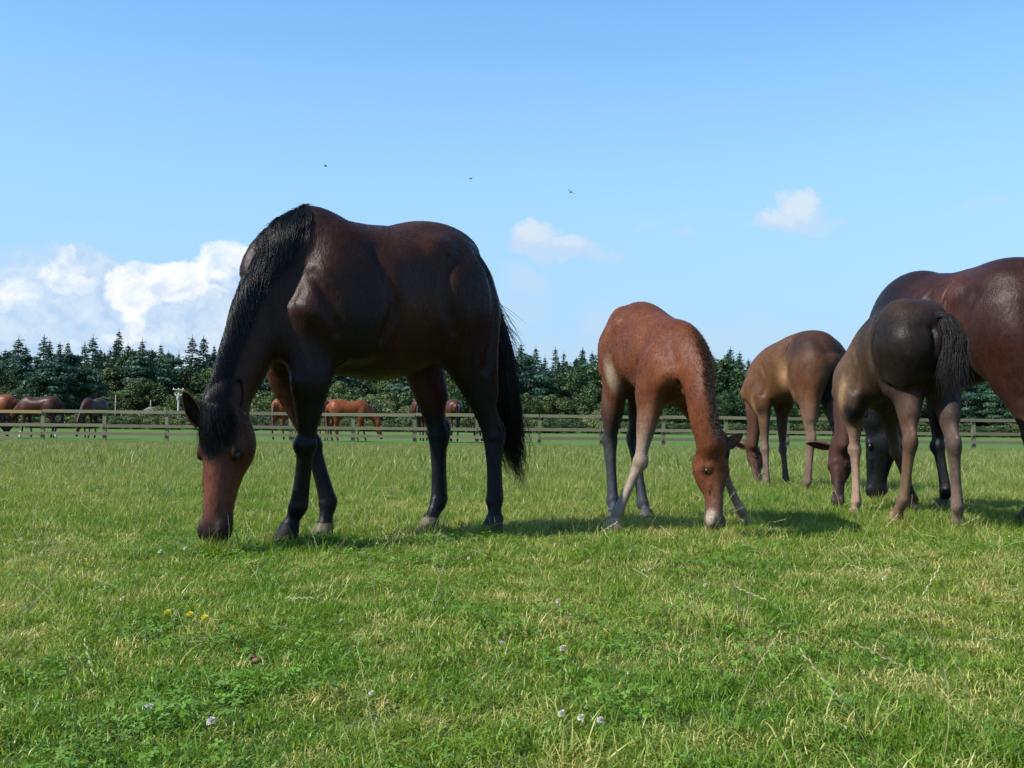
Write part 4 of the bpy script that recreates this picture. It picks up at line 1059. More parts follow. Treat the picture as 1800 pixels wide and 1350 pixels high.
def scatter(name, label, P, rot, scl, idx, sources):
    me = bpy.data.meshes.new(name); me.vertices.add(len(P)); me.vertices.foreach_set('co', np.asarray(P, np.float32).ravel())
    for nm, ty, arr, key in (('rot', 'FLOAT_VECTOR', rot, 'vector'), ('scl', 'FLOAT', scl, 'value'), ('idx', 'INT', idx, 'value')):
        at = me.attributes.new(nm, ty, 'POINT'); at.data.foreach_set(key, np.ascontiguousarray(arr, dtype=np.int32 if ty == 'INT' else np.float32).ravel())
    o = link(name, me)
    ng = bpy.data.node_groups.new(name, 'GeometryNodeTree'); ng.interface.new_socket('Geometry', in_out='INPUT', socket_type='NodeSocketGeometry'); ng.interface.new_socket('Geometry', in_out='OUTPUT', socket_type='NodeSocketGeometry')
    N = ng.nodes; L = ng.links; gi = N.new('NodeGroupInput'); go = N.new('NodeGroupOutput'); jn = N.new('GeometryNodeJoinGeometry'); L.new(jn.outputs[0], go.inputs[0])
    def attr(nm, ty): n = N.new('GeometryNodeInputNamedAttribute'); n.data_type = ty; n.inputs['Name'].default_value = nm; return n.outputs[0]
    e2r = N.new('FunctionNodeEulerToRotation'); L.new(attr('rot', 'FLOAT_VECTOR'), e2r.inputs[0]); sc_ = attr('scl', 'FLOAT'); ix = attr('idx', 'INT')
    for i, so_ in enumerate(sources):
        oi = N.new('GeometryNodeObjectInfo'); oi.inputs['Object'].default_value = so_
        ins = N.new('GeometryNodeInstanceOnPoints'); L.new(gi.outputs[0], ins.inputs['Points']); L.new(oi.outputs['Geometry'], ins.inputs['Instance'])
        cmp = N.new('FunctionNodeCompare'); cmp.data_type = 'INT'; cmp.operation = 'EQUAL'; L.new(ix, cmp.inputs[2]); cmp.inputs[3].default_value = i
        L.new(cmp.outputs[0], ins.inputs['Selection']); L.new(e2r.outputs[0], ins.inputs['Rotation']); L.new(sc_, ins.inputs['Scale']); L.new(ins.outputs[0], jn.inputs[0])
    md = o.modifiers.new('scatter', 'NODES'); md.node_group = ng
    return tag(o, label, kind='stuff')
def wedge(r, y0, y1, dens, margin=1.2, slope=.52):
    """random points in the ground wedge that the camera and its neighbours see"""
    A = 0; n = int(dens * (y1 - y0) * (2 * slope * (y0 + y1) / 2 + 2 * margin)); out = []
    y = np.sqrt(r.uniform(y0 ** 2, y1 ** 2, n)) if y1 / max(y0, .1) < 6 else r.uniform(y0, y1, n)
    x = r.uniform(-1, 1, n) * (y * slope + margin)
    return np.stack([x, y, GZ(y) + .012 * np.sin(x * 1.3 + .7 * y) * np.sin(y * .9) * (y < 35) * (y > 3)], -1)
def rots(r, n, tilt=.15): return np.stack([r.normal(0, tilt, n), r.normal(0, tilt, n), r.uniform(0, 6.283, n)], -1)
def build_grass():
    r = np.random.default_rng(21)
    A = [src('tuft', *blades(r, 150, .085, .014, .040, .0022, bend=1.9, flat=.4), GR) for _ in range(5)]           # cropped turf
    Bt = [src('tuft', *blades(r, 56, .055, .035, .085, .0028, bend=1.1, flat=.1), GR) for _ in range(4)]            # longer green tufts
    Cg = [src('tuft', *blades(r, 46, .10, .10, .19, .0036, bend=.7), GR) for _ in range(3)]              # long, for the middle distance
    Fr = [src('tuft', *blades(r, 60, .30, .12, .22, .011, bend=.7, seg=2), GR) for _ in range(3)]         # coarse, far
    P = []; S = []; I = []
    def add(p, s, i): P.append(p); S.append(s); I.append(i)
    for y0, y1, d in ((1.0, 2.6, 420), (2.6, 4.2, 330), (4.2, 6.5, 220), (6.5, 10, 110)):
        p = wedge(r, y0, y1, d); add(p, r.uniform(.7, 1.25, len(p)) * (1 + .05 * (y0 > 4)), r.integers(0, 5, len(p)))
    # tufts where a slow field is high
    def field(p, f=1.0, s=0): return np.sin(p[:, 0] * 2.1 * f + s) + np.sin(p[:, 1] * 2.7 * f + 1.7 * s) + np.sin((p[:, 0] + p[:, 1]) * 4.3 * f + s) * .8
    for y0, y1, d in ((1.0, 4.6, 110), (4.6, 7, 120), (7, 12, 80)):
        p = wedge(r, y0, y1, d); k = (field(p, 1.6) > .95) | (p[:, 1] > 5.5) | (r.random(len(p)) < .12); p = p[k]; add(p, r.uniform(.65, 1.2, len(p)), 5 + r.integers(0, 4, len(p)))
    for y0, y1, d in ((5.6, 8, 16), (8, 14, 34), (14, 24, 22)):
        p = wedge(r, y0, y1, d); add(p, r.uniform(.55, 1.05, len(p)) * np.clip(.62 + (p[:, 1] - 5) * .05, .6, 1), 9 + r.integers(0, 3, len(p)))
    for y0, y1, d in ((13, 26, 7), (26, 37.5, 9)):
        p = wedge(r, y0, y1, d, 3); add(p, r.uniform(.55, 1.05, len(p)) * np.clip(1 - (p[:, 1] - 18) * .035, .38, 1), 12 + r.integers(0, 3, len(p)))
    P = np.vstack(P); S = np.concatenate(S); I = np.concatenate(I)
    scatter('grass', 'cropped green pasture grass with straw coloured patches', P, rots(r, len(P)), S, I, A + Bt + Cg + Fr)
    # seed stalks
    def stalk(r, h, lean, n=1, head_=True):
        parts = []
        for _ in range(n):
            d = r.uniform(0, 6.28); ll = lean * r.uniform(.5, 1.3); L = h * r.uniform(.7, 1.15); bx, by = r.normal(0, .03, 2); cr = r.random()
            pts = [np.array([bx + math.cos(d) * L * math.sin(ll * (.5 + .6 * t)) * t, by + math.sin(d) * L * math.sin(ll * (.5 + .6 * t)) * t, L * t * math.cos(ll * (.5 + .6 * t))]) for t in np.linspace(0, 1, 7)]
            def ribb(w, side):
                V = []; 
                for i, p in enumerate(pts): V += [p - side * w, p + side * w]
                f = [(2 * i, 2 * i + 1, 2 * i + 3, 2 * i + 2) for i in range(6)]
                return np.array(V), np.array(f), np.tile([cr, .6, 0], (14, 1))
            for sd in (np.array([1, 0, 0]), np.array([0, 1, 0])): parts.append(ribb(.00055, sd))
            if head_:
                T_ = nrm(pts[-1] - pts[-3])
                for k in range(9):
                    c = lerp(pts[-3], pts[-1], k / 8); sg = 1 if k % 2 else -1; sdv = nrm(np.cross(T_, [0.3, .8, .2])) * sg
                    q = [c, c + sdv * .0022 + T_ * .004, c + sdv * .0026 + T_ * .010, c + T_ * .008]; parts.append((np.array(q), np.array([[0, 1, 2, 3]]), np.tile([cr * .6 + .4, 1, 0], (4, 1))))
        return join(parts)
    ST = [src('stalk', *stalk(r, .20, .9, 2), GS) for _ in range(4)] + [src('stalk', *stalk(r, .26, .5, 2), GS) for _ in range(3)] + [src('stalk', *stalk(r, .16, 1.3, 2, False), GS) for _ in range(2)]
    P = []; S = []
    for y0, y1, d in ((1.6, 4.2, 12), (4.2, 6.8, 10), (6.8, 12, 12), (12, 26, 7)):
        p = wedge(r, y0, y1, d); P.append(p); S.append(r.uniform(.6, 1.25, len(p)))
    P = np.vstack(P); S = np.concatenate(S)
    scatter('seed_stalks', 'thin pale grass stalks with seed heads among the turf', P, rots(r, len(P), .25), S, r.integers(0, 9, len(P)), ST)
    # clover leaf patches
    def clover(r, n, R):
        V = []; Fc = []; C = []
        for _ in range(n):
            a = r.uniform(0, 6.28); q = R * math.sqrt(r.random()); c = np.array([q * math.cos(a), q * math.sin(a), r.uniform(.018, .045)]); cr = r.random(); tx, ty = r.normal(0, .3, 2); r0 = r.uniform(0, 2.09); s = r.uniform(.0035, .0068)
            for k in range(3):
                b = r0 + k * 2.094; u = np.array([math.cos(b), math.sin(b), tx * math.cos(b) + ty * math.sin(b)]); v = np.array([-math.sin(b), math.cos(b), -tx * math.sin(b) + ty * math.cos(b)]); o = len(V)
                V += [c, c + u * s * .9 + v * s * .62 + [0, 0, .001], c + u * s * 1.75, c + u * s * .9 - v * s * .62 + [0, 0, .001]]; Fc.append((o, o + 3, o + 2, o + 1)); C += [(cr, .8, 0)] * 4
        return np.array(V), np.array(Fc), np.array(C, float)
    CL = [src('clover', *clover(r, 46, .09), GC) for _ in range(4)]
    p = wedge(r, 1.2, 5.2, 40); p = p[(field(p, .8, 2.0) > .1) & (r.random(len(p)) < .7) | (r.random(len(p)) < .08)]
    scatter('clover', 'patches of three-leaved clover in the turf', p, rots(r, len(p), .1), r.uniform(.8, 1.3, len(p)), r.integers(0, 4, len(p)), CL)
build_grass()

# ================================================================== clover heads, yellow flowers, dung
M_WHITE = simple_mat('clover_petals', (.60, .55, .48), .7, .25, 60); M_YEL = simple_mat('yellow_petals', (.72, .60, .02), .6, .2, 60); M_STEM = simple_mat('stem', (.07, .13, .03), .6); M_DUNG = simple_mat('dry_dung', (.13, .075, .035), .95, .4, 40)
def clover_head(seed):
    r = np.random.default_rng(seed); V = []; Fc = []
    for k in range(46):
        z = 1 - 1.7 * (k + .5) / 46; a = k * 2.4; q = math.sqrt(max(1 - z * z, 0)); u = np.array([q * math.cos(a), q * math.sin(a), z * .85]); s = np.cross(u, [0.1, 0, 1]); s = s / (np.linalg.norm(s) + 1e-6); o = len(V); L = .0082 * r.uniform(.8, 1.1)
        V += [u * .004 - s * .0012, u * .004 + s * .0012, u * L + s * .0019 + np.array([0, 0, .001]), u * L - s * .0019]; Fc.append((o, o + 1, o + 2, o + 3))
    return mesh_np('blossom', V, Fc, M_WHITE)
def stem_mesh(h):
    V = [(math.cos(a) * .0009, math.sin(a) * .0009, z) for z in (0, h) for a in (0, 2.1, 4.2)]; return mesh_np('stem', V, [(0, 1, 4, 3), (1, 2, 5, 4), (2, 0, 3, 5)], M_STEM)
def ground_at(px, py):
    v = ray(px, py); k = (0.0 - CAMZ) / v[2]
    p = CP + v * k
    for _ in range(6): k = (float(GZ(p[1])) - CAMZ) / v[2]; p = CP + v * k
    return p
CH = [clover_head(i) for i in range(3)]; SM = stem_mesh(.045)
def flower(px, py, label, cat, group, mesh, sc_=1.0):
    # the blossom stands about 4 cm above the soil at this spot
    v = ray(px, py); p = CP + v * ((.045 - CAMZ) / v[2])
    e = tag(empty('clover_flower' if cat == 'clover flower' else 'yellow_flower', (p[0], p[1], 0), random.random() * 6), label, cat, group)
    b = link('blossom', mesh, e); b.location = (0, 0, .045); b.scale = (sc_,) * 3; link('stem', SM, e)
FL = [(990, 1140, 'clover head in the open turf below the chestnut foal, a pinkish white ball', 1.1), (282, 970, 'white clover head low beside the muzzle of the large mare, left one of two', 1.2), (326, 964, 'white clover head close under the muzzle of the large mare, right one of two', 1.0),
      (1240, 1029, 'pale clover head below the splayed right foreleg of the chestnut foal', .9), (1143, 1001, 'pale clover head just in front of the chestnut foal', .8), (988, 1255, 'white clover head near the bottom edge, left of a matching pair', 1.0), (1022, 1262, 'white clover head near the bottom edge, centre', .9),
      (1056, 1266, 'white clover head near the bottom edge, right of a matching pair', .9), (262, 1243, 'faded clover head in the lower left turf, upper one', 1.0), (372, 1268, 'faded clover head in the lower left turf, lower one', 1.1), (215, 1053, 'small white clover head left of the yellow flowers', .9),
      (1035, 986, 'small clover head in the turf left of the chestnut foal hoof', .8), (982, 1057, 'pinkish clover head in the turf midway below the two largest horses', 1.0), (1554, 1017, 'clover head in the turf below the dark foal', .9), (663, 955, 'tiny white clover head behind the front hooves of the large mare', .7)]
for i, (px, py, lb, s_) in enumerate(FL): flower(px, py, lb, 'clover flower', 'white clover flowers in the turf', CH[i % 3], s_)
def yellow_head():
    V = []; Fc = []
    for k in range(30):
        a = k * 2.4; el = .2 + 1.1 * (k / 30); u = np.array([math.cos(a) * math.cos(el), math.sin(a) * math.cos(el), math.sin(el)]); s = np.array([-math.sin(a), math.cos(a), 0]); o = len(V)
        V += [u * .001 - s * .001, u * .001 + s * .001, u * .011 + s * .0016, u * .011 - s * .0016]; Fc.append((o, o + 1, o + 2, o + 3))
    return mesh_np('blossom', V, Fc, M_YEL)
YH = yellow_head()
for i, (px, py, lb) in enumerate(((294, 1080, 'left one of three yellow hawkbit flowers in the near turf'), (334, 1083, 'middle one of three yellow hawkbit flowers in the near turf'), (360, 1089, 'right one of three yellow hawkbit flowers in the near turf'))):
    flower(px, py, lb, 'yellow flower', 'yellow flowers in a row', YH, 1.15)
    v = [(294, 1080), (334, 1083), (360, 1089)]
def dung(px, py, label, s_):
    p = ground_at(px, py); r = np.random.default_rng(px); bm = None
    V = []; Fc = []
    for k in range(6):
        me = uv_ball('lump', 1, M_DUNG, 10); n = len(me.vertices); co = np.zeros(n * 3); me.vertices.foreach_get('co', co); co = co.reshape(-1, 3); c = r.normal(0, .6, 3) * [1, 1, .3]; co = co * (.5 + .12 * np.sin(co[:, :1] * 9 + k) * np.cos(co[:, 1:2] * 7)) * r.uniform(.6, 1) * [1, 1, .7] + c
        f = np.array([list(q.vertices) for q in me.polygons if len(q.vertices) == 4]); Fc.append(f + len(V) * 0 + sum(len(x) for x in V)); V.append(co); bpy.data.meshes.remove(me)
    me = mesh_np('dung', np.vstack(V) * s_, np.vstack(Fc), M_DUNG, True); o = tag(link('dung', me), label, 'dung'); o.location = (p[0], p[1], float(p[2]) + .012)
dung(452, 1172, 'crumbled brown horse dropping in the near turf below the yellow flowers', .022)
dung(845, 1180, 'small dark horse dropping in the near turf at bottom centre', .012)
dung(1320, 1155, 'small brown dropping in the near turf at lower right', .012)

# ================================================================== fence
def wood_mat(name, a, b, green=.3):
    t = NT(name); p = t.obj(); n = t.noise(t.scale(p, (1, 6, 14)), 2.5, 6, .65); n2 = t.noise(p, 1.3, 4); n3 = t.noise(t.scale(p, (3, 20, 30)), 4, 4)
    oi = t.new('ShaderNodeObjectInfo'); k = t.mix(t.ramp(n, .3, .7), a, b); k = t.mix(t.math('MULTIPLY', t.ramp(n2, .45, .65), green), k, (.13, .16, .06))
    k = t.mix(1.0, k, t.new_rgb(t.math('ADD', t.math('MULTIPLY', oi.outputs['Random'], .4), .8)), 'MULTIPLY')
    t.col(k); t.P(Roughness=.85); t.bump(n3, .4, .01); return t.m
M_RAIL = wood_mat('weathered_rail', (.110, .098, .056), (.180, .165, .10)); M_NEW = wood_mat('new_rail', (.30, .19, .085), (.40, .26, .12), 0.0); M_POST = wood_mat('post_wood', (.10, .10, .055), (.17, .17, .09), .5)
FD = 38.0
def build_fence():
    c = PXD(900, FD); e = tag(empty('fence', (0, FD, c[2])), 'long post and rail fence with three timber rails, one end rail new and orange', 'fence')
    z0 = c[2]; sp = 109.3
    xs = [183 + sp * k for k in range(-9, 25)]
    X = [float(PXD(px, FD)[0]) for px in xs]
    def zat(px, py): return CAMZ + (742.0 - py) / F * FD   # heights read at x about 300
    r = random.Random(4)
    pm = box_mesh('post', -.055, .055, 0, .10, -.06, 1.06, M_POST); pm2 = box_mesh('post', -.06, .06, 0, .10, -.06, 1.03, M_POST)
    for i, x in enumerate(X):
        o = link('post', pm if r.random() < .6 else pm2, e); o.location = (x, .021 + .002, 0); o.rotation_euler = (0, r.uniform(-.02, .02), 0)
    tops = (.93, .46, .17); w = .15; wh = .108
    for ri, zt in enumerate(tops):
        off = ri % 2
        i = off
        while i < len(X) - 1:
            j = min(i + 2, len(X) - 1); L = X[j] - X[i] - .02
            mat = M_NEW if (ri == 0 and 183 - 30 > xs[i] and xs[j] <= 190) else M_RAIL
            # gap of the fallen bottom rail at the far left
            if ri == 2 and xs[j] < 40 + 0: i = j; continue
            me = box_mesh('rail', -L / 2, L / 2, -.02, .02, zt - wh + .12, zt + .12, mat)
            o = link('rail', me, e); o.location = ((X[i] + X[j]) / 2, 0, r.uniform(-.012, .012)); o.rotation_euler = (0, r.uniform(-.004, .004), 0)
            i = j
    if True:
        me = box_mesh('rail', -1.3, 1.3, -.02, .02, -.07, .07, M_RAIL); o = link('rail', me, e); a = PD(-34, 765, FD - .35); o.location = (a[0], -.35, a[2] - z0); o.rotation_euler = (0, math.radians(6.5), 0)
        o['label'] = 'fallen bottom rail hanging at a slant'
build_fence()

# ================================================================== field horses
def generic(coat, pts, name, headup=False):
    H = HF(0, 0, 0); B = H.B; root_ = empty('template', (0, 0, 0)); X3 = A_([H.h3, H.l3, (0, 0, 1)]); c = A_(coat); p = A_(pts)
    bd = Body(); g = bd.group()
    st = [(-.76, 1.22, .12, .14, .2), (-.62, 1.26, .23, .24, .28), (-.42, 1.26, .27, .28, .30), (-.15, 1.20, .28, .27, .32), (.12, 1.18, .28, .28, .33), (.34, 1.18, .24, .34, .32), (.52, 1.12, .19, .26, .28), (.64, 1.04, .12, .14, .18)]
    g['p'].append((Tube([B(s, 0, z) for s, z, *_ in st], [q[2] for q in st], [q[3] for q in st], H.l3, c, rd=[q[4] for q in st]), 1, .05))
    nk = [(.38, 1.25, .11, .2), (.62, 1.10, .10, .19), (.84, .86, .085, .14), (.98, .68, .075, .12)]
    g['p'].append((Tube([B(s, .0, z) for s, z, *_ in nk], [q[2] for q in nk], [q[3] for q in nk], H.l3, c), 1, .08))
    for s in (1, -1): g['p'].append((Ell(B(-.50, s * .16, 1.15), (.22, .12, .28), X3, c), 1, .08)); g['p'].append((Ell(B(.42, s * .15, 1.05), (.15, .09, .22), X3, c), 1, .08))
    for s, df, dh in ((1, .12, -.08), (-1, -.14, .14)):
        front_leg(bd, B(.42, s * .14, 1.1), B(.38, s * .17, .88), B(.40 + df * .5, s * .15, .48), B(.40 + df, s * .14, .16), B(.43 + df, s * .14, .07), 1.05, c, p, p, H.l3, H.h3, up=(.07, .14))
        hind_leg(bd, B(-.50, s * .15, 1.15), B(-.42, s * .16, .92), B(-.66 + dh, s * .15, .52), B(-.60 + dh, s * .15, .16), B(-.57 + dh, s * .15, .07), 1.05, c, p, p, H.l3, H.h3)
    hd = head(bd, B(1.04, 0, .70), B(1.20, 0, .10), H.h3 + A_((0, 0, .3)), .60, c, p, c)
    me = bd.mesh('body', .024, M_COAT); out = [('body', me)]
    mane = Tube([B(s, .0, z) for s, z, *_ in nk], [q[2] + .012 for q in nk], [q[3] + .015 for q in nk], H.l3, p)
    def cloud(tb_pts, rr, nm, n, seed):
        r = np.random.default_rng(seed); G = catmull(tb_pts, 8); V = []; Fc = []
        for k in range(n):
            u = r.uniform(0, .8); i = int(u * (len(G) - 1)); j = min(i + r.integers(6, 12), len(G) - 1); a = r.uniform(0, 6.28); q = rr * math.sqrt(r.random()); of = np.array([math.cos(a) * q, math.sin(a) * q, 0]); w_ = np.array([math.sin(a), math.cos(a), 0]) * .012; o = len(V)
            V += [G[i] + of * .7 - w_, G[i] + of * .7 + w_, G[j] + of + w_, G[j] + of - w_]; Fc.append((o, o + 1, o + 2, o + 3))
        return mesh_np(nm, V, Fc, M_TAILFAR[0] if sum(pts) < .1 else M_TAILFAR[1])
    out.append(('tail', cloud([B(-.80, 0, 1.36), B(-.88, 0, 1.25), B(-.90, 0, .95), B(-.88, 0, .6), B(-.86, 0, .4)], .055, 'tail', 260, 1)))
    cr = [B(s - .02, .0, z) + A_((.62, 0, .78)) * (rb + .0) for (s, z, ra, rb) in nk]
    out.append(('mane', cloud([cr[0], cr[1], cr[2], cr[3], B(1.08, 0, .62)], .035, 'mane', 200, 2)))
    bpy.data.objects.remove(root_)
    return out
M_TAILFAR = [simple_mat('dark_horse_hair', (.012, .011, .011), .6), simple_mat('red_horse_hair', (.13, .045, .018), .6)]
def build_field_horses():
    BAY = generic((.055, .019, .010), (.010, .009, .009), 'bay'); CH_ = generic((.175, .047, .015), (.10, .03, .012), 'chestnut'); BL = generic((.016, .011, .010), (.010, .009, .009), 'black')
    GRP = 'horses grazing beyond the fence'
    L = [(CH_, -12, 41.8, 172, 1.02, 'orange chestnut horse behind the dark one at the far left beyond the fence'), (BL, -46, 40.6, 8, .98, 'near-black horse lowering its head by the fallen rail at the far left'),
         (BAY, 66, 41.0, 180, .98, 'dark bay horse with white lower legs behind the new orange rail'), (BAY, 163, 41.2, 262, .95, 'bay horse seen end-on behind the right end of the orange rail'),
         (CH_, 506, 42.0, 66, 1.0, 'orange chestnut horse seen from behind, between neck and foreleg of the large mare'), (CH_, 575, 41.4, 258, .98, 'bright chestnut horse facing us, half hidden by the foreleg of the large mare'),
         (CH_, 616, 40.6, 4, .97, 'red chestnut horse side-on with dark nose, seen under the belly of the large mare'), (BAY, 741, 41.5, 84, 1.0, 'dark bay horse seen end-on, left of the far hind leg of the large mare'),
         (BAY, 790, 41.4, 112, 1.0, 'brown horse rump seen between the hind legs of the large mare'), (BL, 868, 42.6, 2, 1.0, 'black horse beyond the fence, behind the hind leg and tail of the large mare')]
    for kit, px, d, ang, s_, lb in L:
        p = PXD(px, d); e = tag(empty('horse', p, math.radians(ang)), lb, 'horse', GRP); e.scale = (s_ * 1.06,) * 3
        for nm, me in kit: link(nm, me, e)
        if 'white lower legs' in lb:
            for (dx, dy, hh) in ((.54, .14, .22), (-.74, .15, .16)):
                me = uv_ball('sock', .062, M_SOCK, 12); o = link('white_sock', me, e); o.location = (dx, dy, .14); o.scale = (1, 1, hh / .1)
build_sock = simple_mat('white_sock', (.6, .58, .52), .8, .1); M_SOCK = build_sock
build_field_horses()

# ================================================================== woodland
def leaf_mat(name, a, b, trans=.18):
    t = NT(name); oi = t.new('ShaderNodeObjectInfo'); vc = t.new('ShaderNodeVertexColor', layer_name='Col').outputs[0]; sp = t.new('ShaderNodeSeparateColor'); t.L.new(vc, sp.inputs[0])
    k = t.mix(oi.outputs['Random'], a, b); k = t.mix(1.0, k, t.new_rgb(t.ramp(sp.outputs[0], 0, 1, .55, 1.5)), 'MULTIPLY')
    t.col(k); t.P(Roughness=.6); t.set(t.b.inputs['Specular IOR Level'], .3)
    tr = t.new('ShaderNodeBsdfTranslucent'); t.L.new(k, tr.inputs[0]); mx = t.new('ShaderNodeMixShader'); mx.inputs[0].default_value = trans
    t.L.new(t.b.outputs[0], mx.inputs[1]); t.L.new(tr.outputs[0], mx.inputs[2]); t.L.new(mx.outputs[0], t.out.inputs[0]); return t.m
M_CON = leaf_mat('fir_needles', (.017, .046, .036), (.048, .092, .046)); M_BRO = leaf_mat('broadleaf_leaves', (.030, .070, .020), (.080, .115, .030)); M_PIN = leaf_mat('pine_needles', (.022, .064, .040), (.042, .095, .052)); M_SHR = leaf_mat('shrub_leaves', (.028, .058, .016), (.085, .105, .030)); M_BARK = simple_mat('bark', (.09, .07, .055), .9, .3, 4)
M_OLV = leaf_mat('olive_shrub_leaves', (.10, .13, .045), (.15, .17, .06))
def quads(C, U, Vv, col):
    n = len(C); V = np.stack([C - U - Vv, C + U - Vv * .3, C + U * .2 + Vv, C - U + Vv * .5], 1).reshape(-1, 3); Fc = np.arange(4 * n).reshape(n, 4); return V, Fc, np.repeat(col, 4, 0)
def rcol(r, n, base=None): c = np.zeros((n, 3)); c[:, 0] = np.clip(r.normal(.45, .2, n) if base is None else base + r.normal(0, .15, n), 0, 1); return c
def conifer(seed, H=14.0, wid=2.6, gap=.25):
    r = np.random.default_rng(seed); C = []; U = []; Vv = []; B_ = []
    z = 1.2
    while z < H - .2:
        L = ((H - z) / H) ** .85 * wid * r.uniform(.8, 1.12) + .15; nb = r.integers(6, 9); a0 = r.uniform(0, 6.28)
        for k in range(nb):
            if r.random() < gap * .5: continue
            a = a0 + k * 6.283 / nb + r.normal(0, .2); l = L * r.uniform(.65, 1.12); n = int(5 + l * 7); t = r.uniform(.12, 1, n) ** .8
            dr = r.uniform(.15, .45); br = r.uniform(.1, .9)
            x = t * l; zz = z - dr * x + .22 * x * x / max(l, .5)
            sp_ = .10 + .16 * l * (1 - t) * .6
            c = np.stack([np.cos(a) * x + r.normal(0, 1, n) * sp_, np.sin(a) * x + r.normal(0, 1, n) * sp_, zz + r.normal(0, .06, n)], -1)
            s = r.uniform(.10, .22, n)[:, None] * (.55 + .5 * min(1, l))
            out = np.array([math.cos(a), math.sin(a), -dr * .6]); u = nrm(out[None] + r.normal(0, .35, (n, 3))) * s * 1.3
            v = nrm(np.cross(u, np.array([0, 0, 1.0])) + r.normal(0, .35, (n, 3))) * s * .55
            C.append(c); U.append(u); Vv.append(v); B_.append(np.full(n, br))
        z += r.uniform(.26, .46) * (1 if z < H * .8 else .8)
    n = 26; zz = np.linspace(H - .9, H + .25, n); c = np.stack([r.normal(0, .05, n) * (H + .3 - zz), r.normal(0, .05, n) * (H + .3 - zz), zz], -1); C.append(c); U.append(np.tile([[0, 0, .12]], (n, 1))); Vv.append(nrm(r.normal(0, 1, (n, 3)) * [1, 1, .1]) * .04); B_.append(np.full(n, .3))
    b = np.concatenate(B_)
    return mesh_np('crown', *quads(np.vstack(C), np.vstack(U), np.vstack(Vv), rcol(r, len(b), b))[:2], M_CON, False, np.repeat(rcol(r, len(b), b), 4, 0))
def crown(seed, H, rx, z0, mat, ncl=46, per=110, leaf=.17, flat=.75, layered=False, name='crown'):
    r = np.random.default_rng(seed); C = []; U = []; Vv = []; B_ = []
    for k in range(ncl):
        u = r.normal(0, 1, 3); u /= np.linalg.norm(u); q = r.uniform(.45, 1) ** .5
        zc = z0 + (H - z0) * (.5 + .5 * u[2] * q); wz = math.sqrt(max(1 - (2 * (zc - z0) / (H - z0) - 1) ** 2, .04)); c0 = np.array([u[0] * rx * q * (.35 + .65 * wz), u[1] * rx * q * (.35 + .65 * wz), zc]); cr = rx * r.uniform(.24, .44); br = r.uniform(.15, .85)
        n = int(per * r.uniform(.7, 1.3)); w = r.normal(0, 1, (n, 3)); w = nrm(w); rad = r.uniform(.55, 1.08, n)[:, None]
        c = c0 + w * rad * cr * [1, 1, flat * (.45 if layered else 1)]; s = r.uniform(.6, 1.3, n)[:, None] * leaf
        nn = nrm(w + r.normal(0, .55, (n, 3)) + [0, 0, .3]); a = nrm(np.cross(nn, r.normal(0, 1, (n, 3)))); b = np.cross(nn, a)
        C.append(c); U.append(a * s); Vv.append(b * s * .75); B_.append(np.full(n, br))
    b = np.concatenate(B_); V, Fc, _ = quads(np.vstack(C), np.vstack(U), np.vstack(Vv), np.zeros((len(b), 3)))
    V[:, 2] = np.maximum(V[:, 2], .02)
    return mesh_np(name, V, Fc, mat, False, np.repeat(rcol(r, len(b), b), 4, 0))
def trunk_mesh(h, r0, r1, branches=0, seed=0):
    r = np.random.default_rng(seed); V = []; Fc = []
    def cyl(a, b, ra, rb, n=7):
        a = np.asarray(a, float); b = np.asarray(b, float); t = nrm(b - a); x = nrm(np.cross(t, [.3, 1, .2])); y = np.cross(t, x); o = len(V)
        for p, q in ((a, ra), (b, rb)):
            for k in range(n): V.append(p + (x * math.cos(k * 6.283 / n) + y * math.sin(k * 6.283 / n)) * q)
        for k in range(n): Fc.append((o + k, o + (k + 1) % n, o + n + (k + 1) % n, o + n + k))
    cyl((0, 0, -.2), (r.normal(0, .1), r.normal(0, .1), h * .5), r0, (r0 + r1) / 2); cyl((0, 0, h * .45), (0, 0, h), (r0 + r1) / 2, r1)
    for k in range(branches):
        a = r.uniform(0, 6.28); z = h * r.uniform(.3, .8); L = h * .28; cyl((0, 0, z), (math.cos(a) * L, math.sin(a) * L, z + L * .7), r1 * 1.1, r1 * .3, 5)
    return mesh_np('trunk', V, Fc, M_BARK, True)
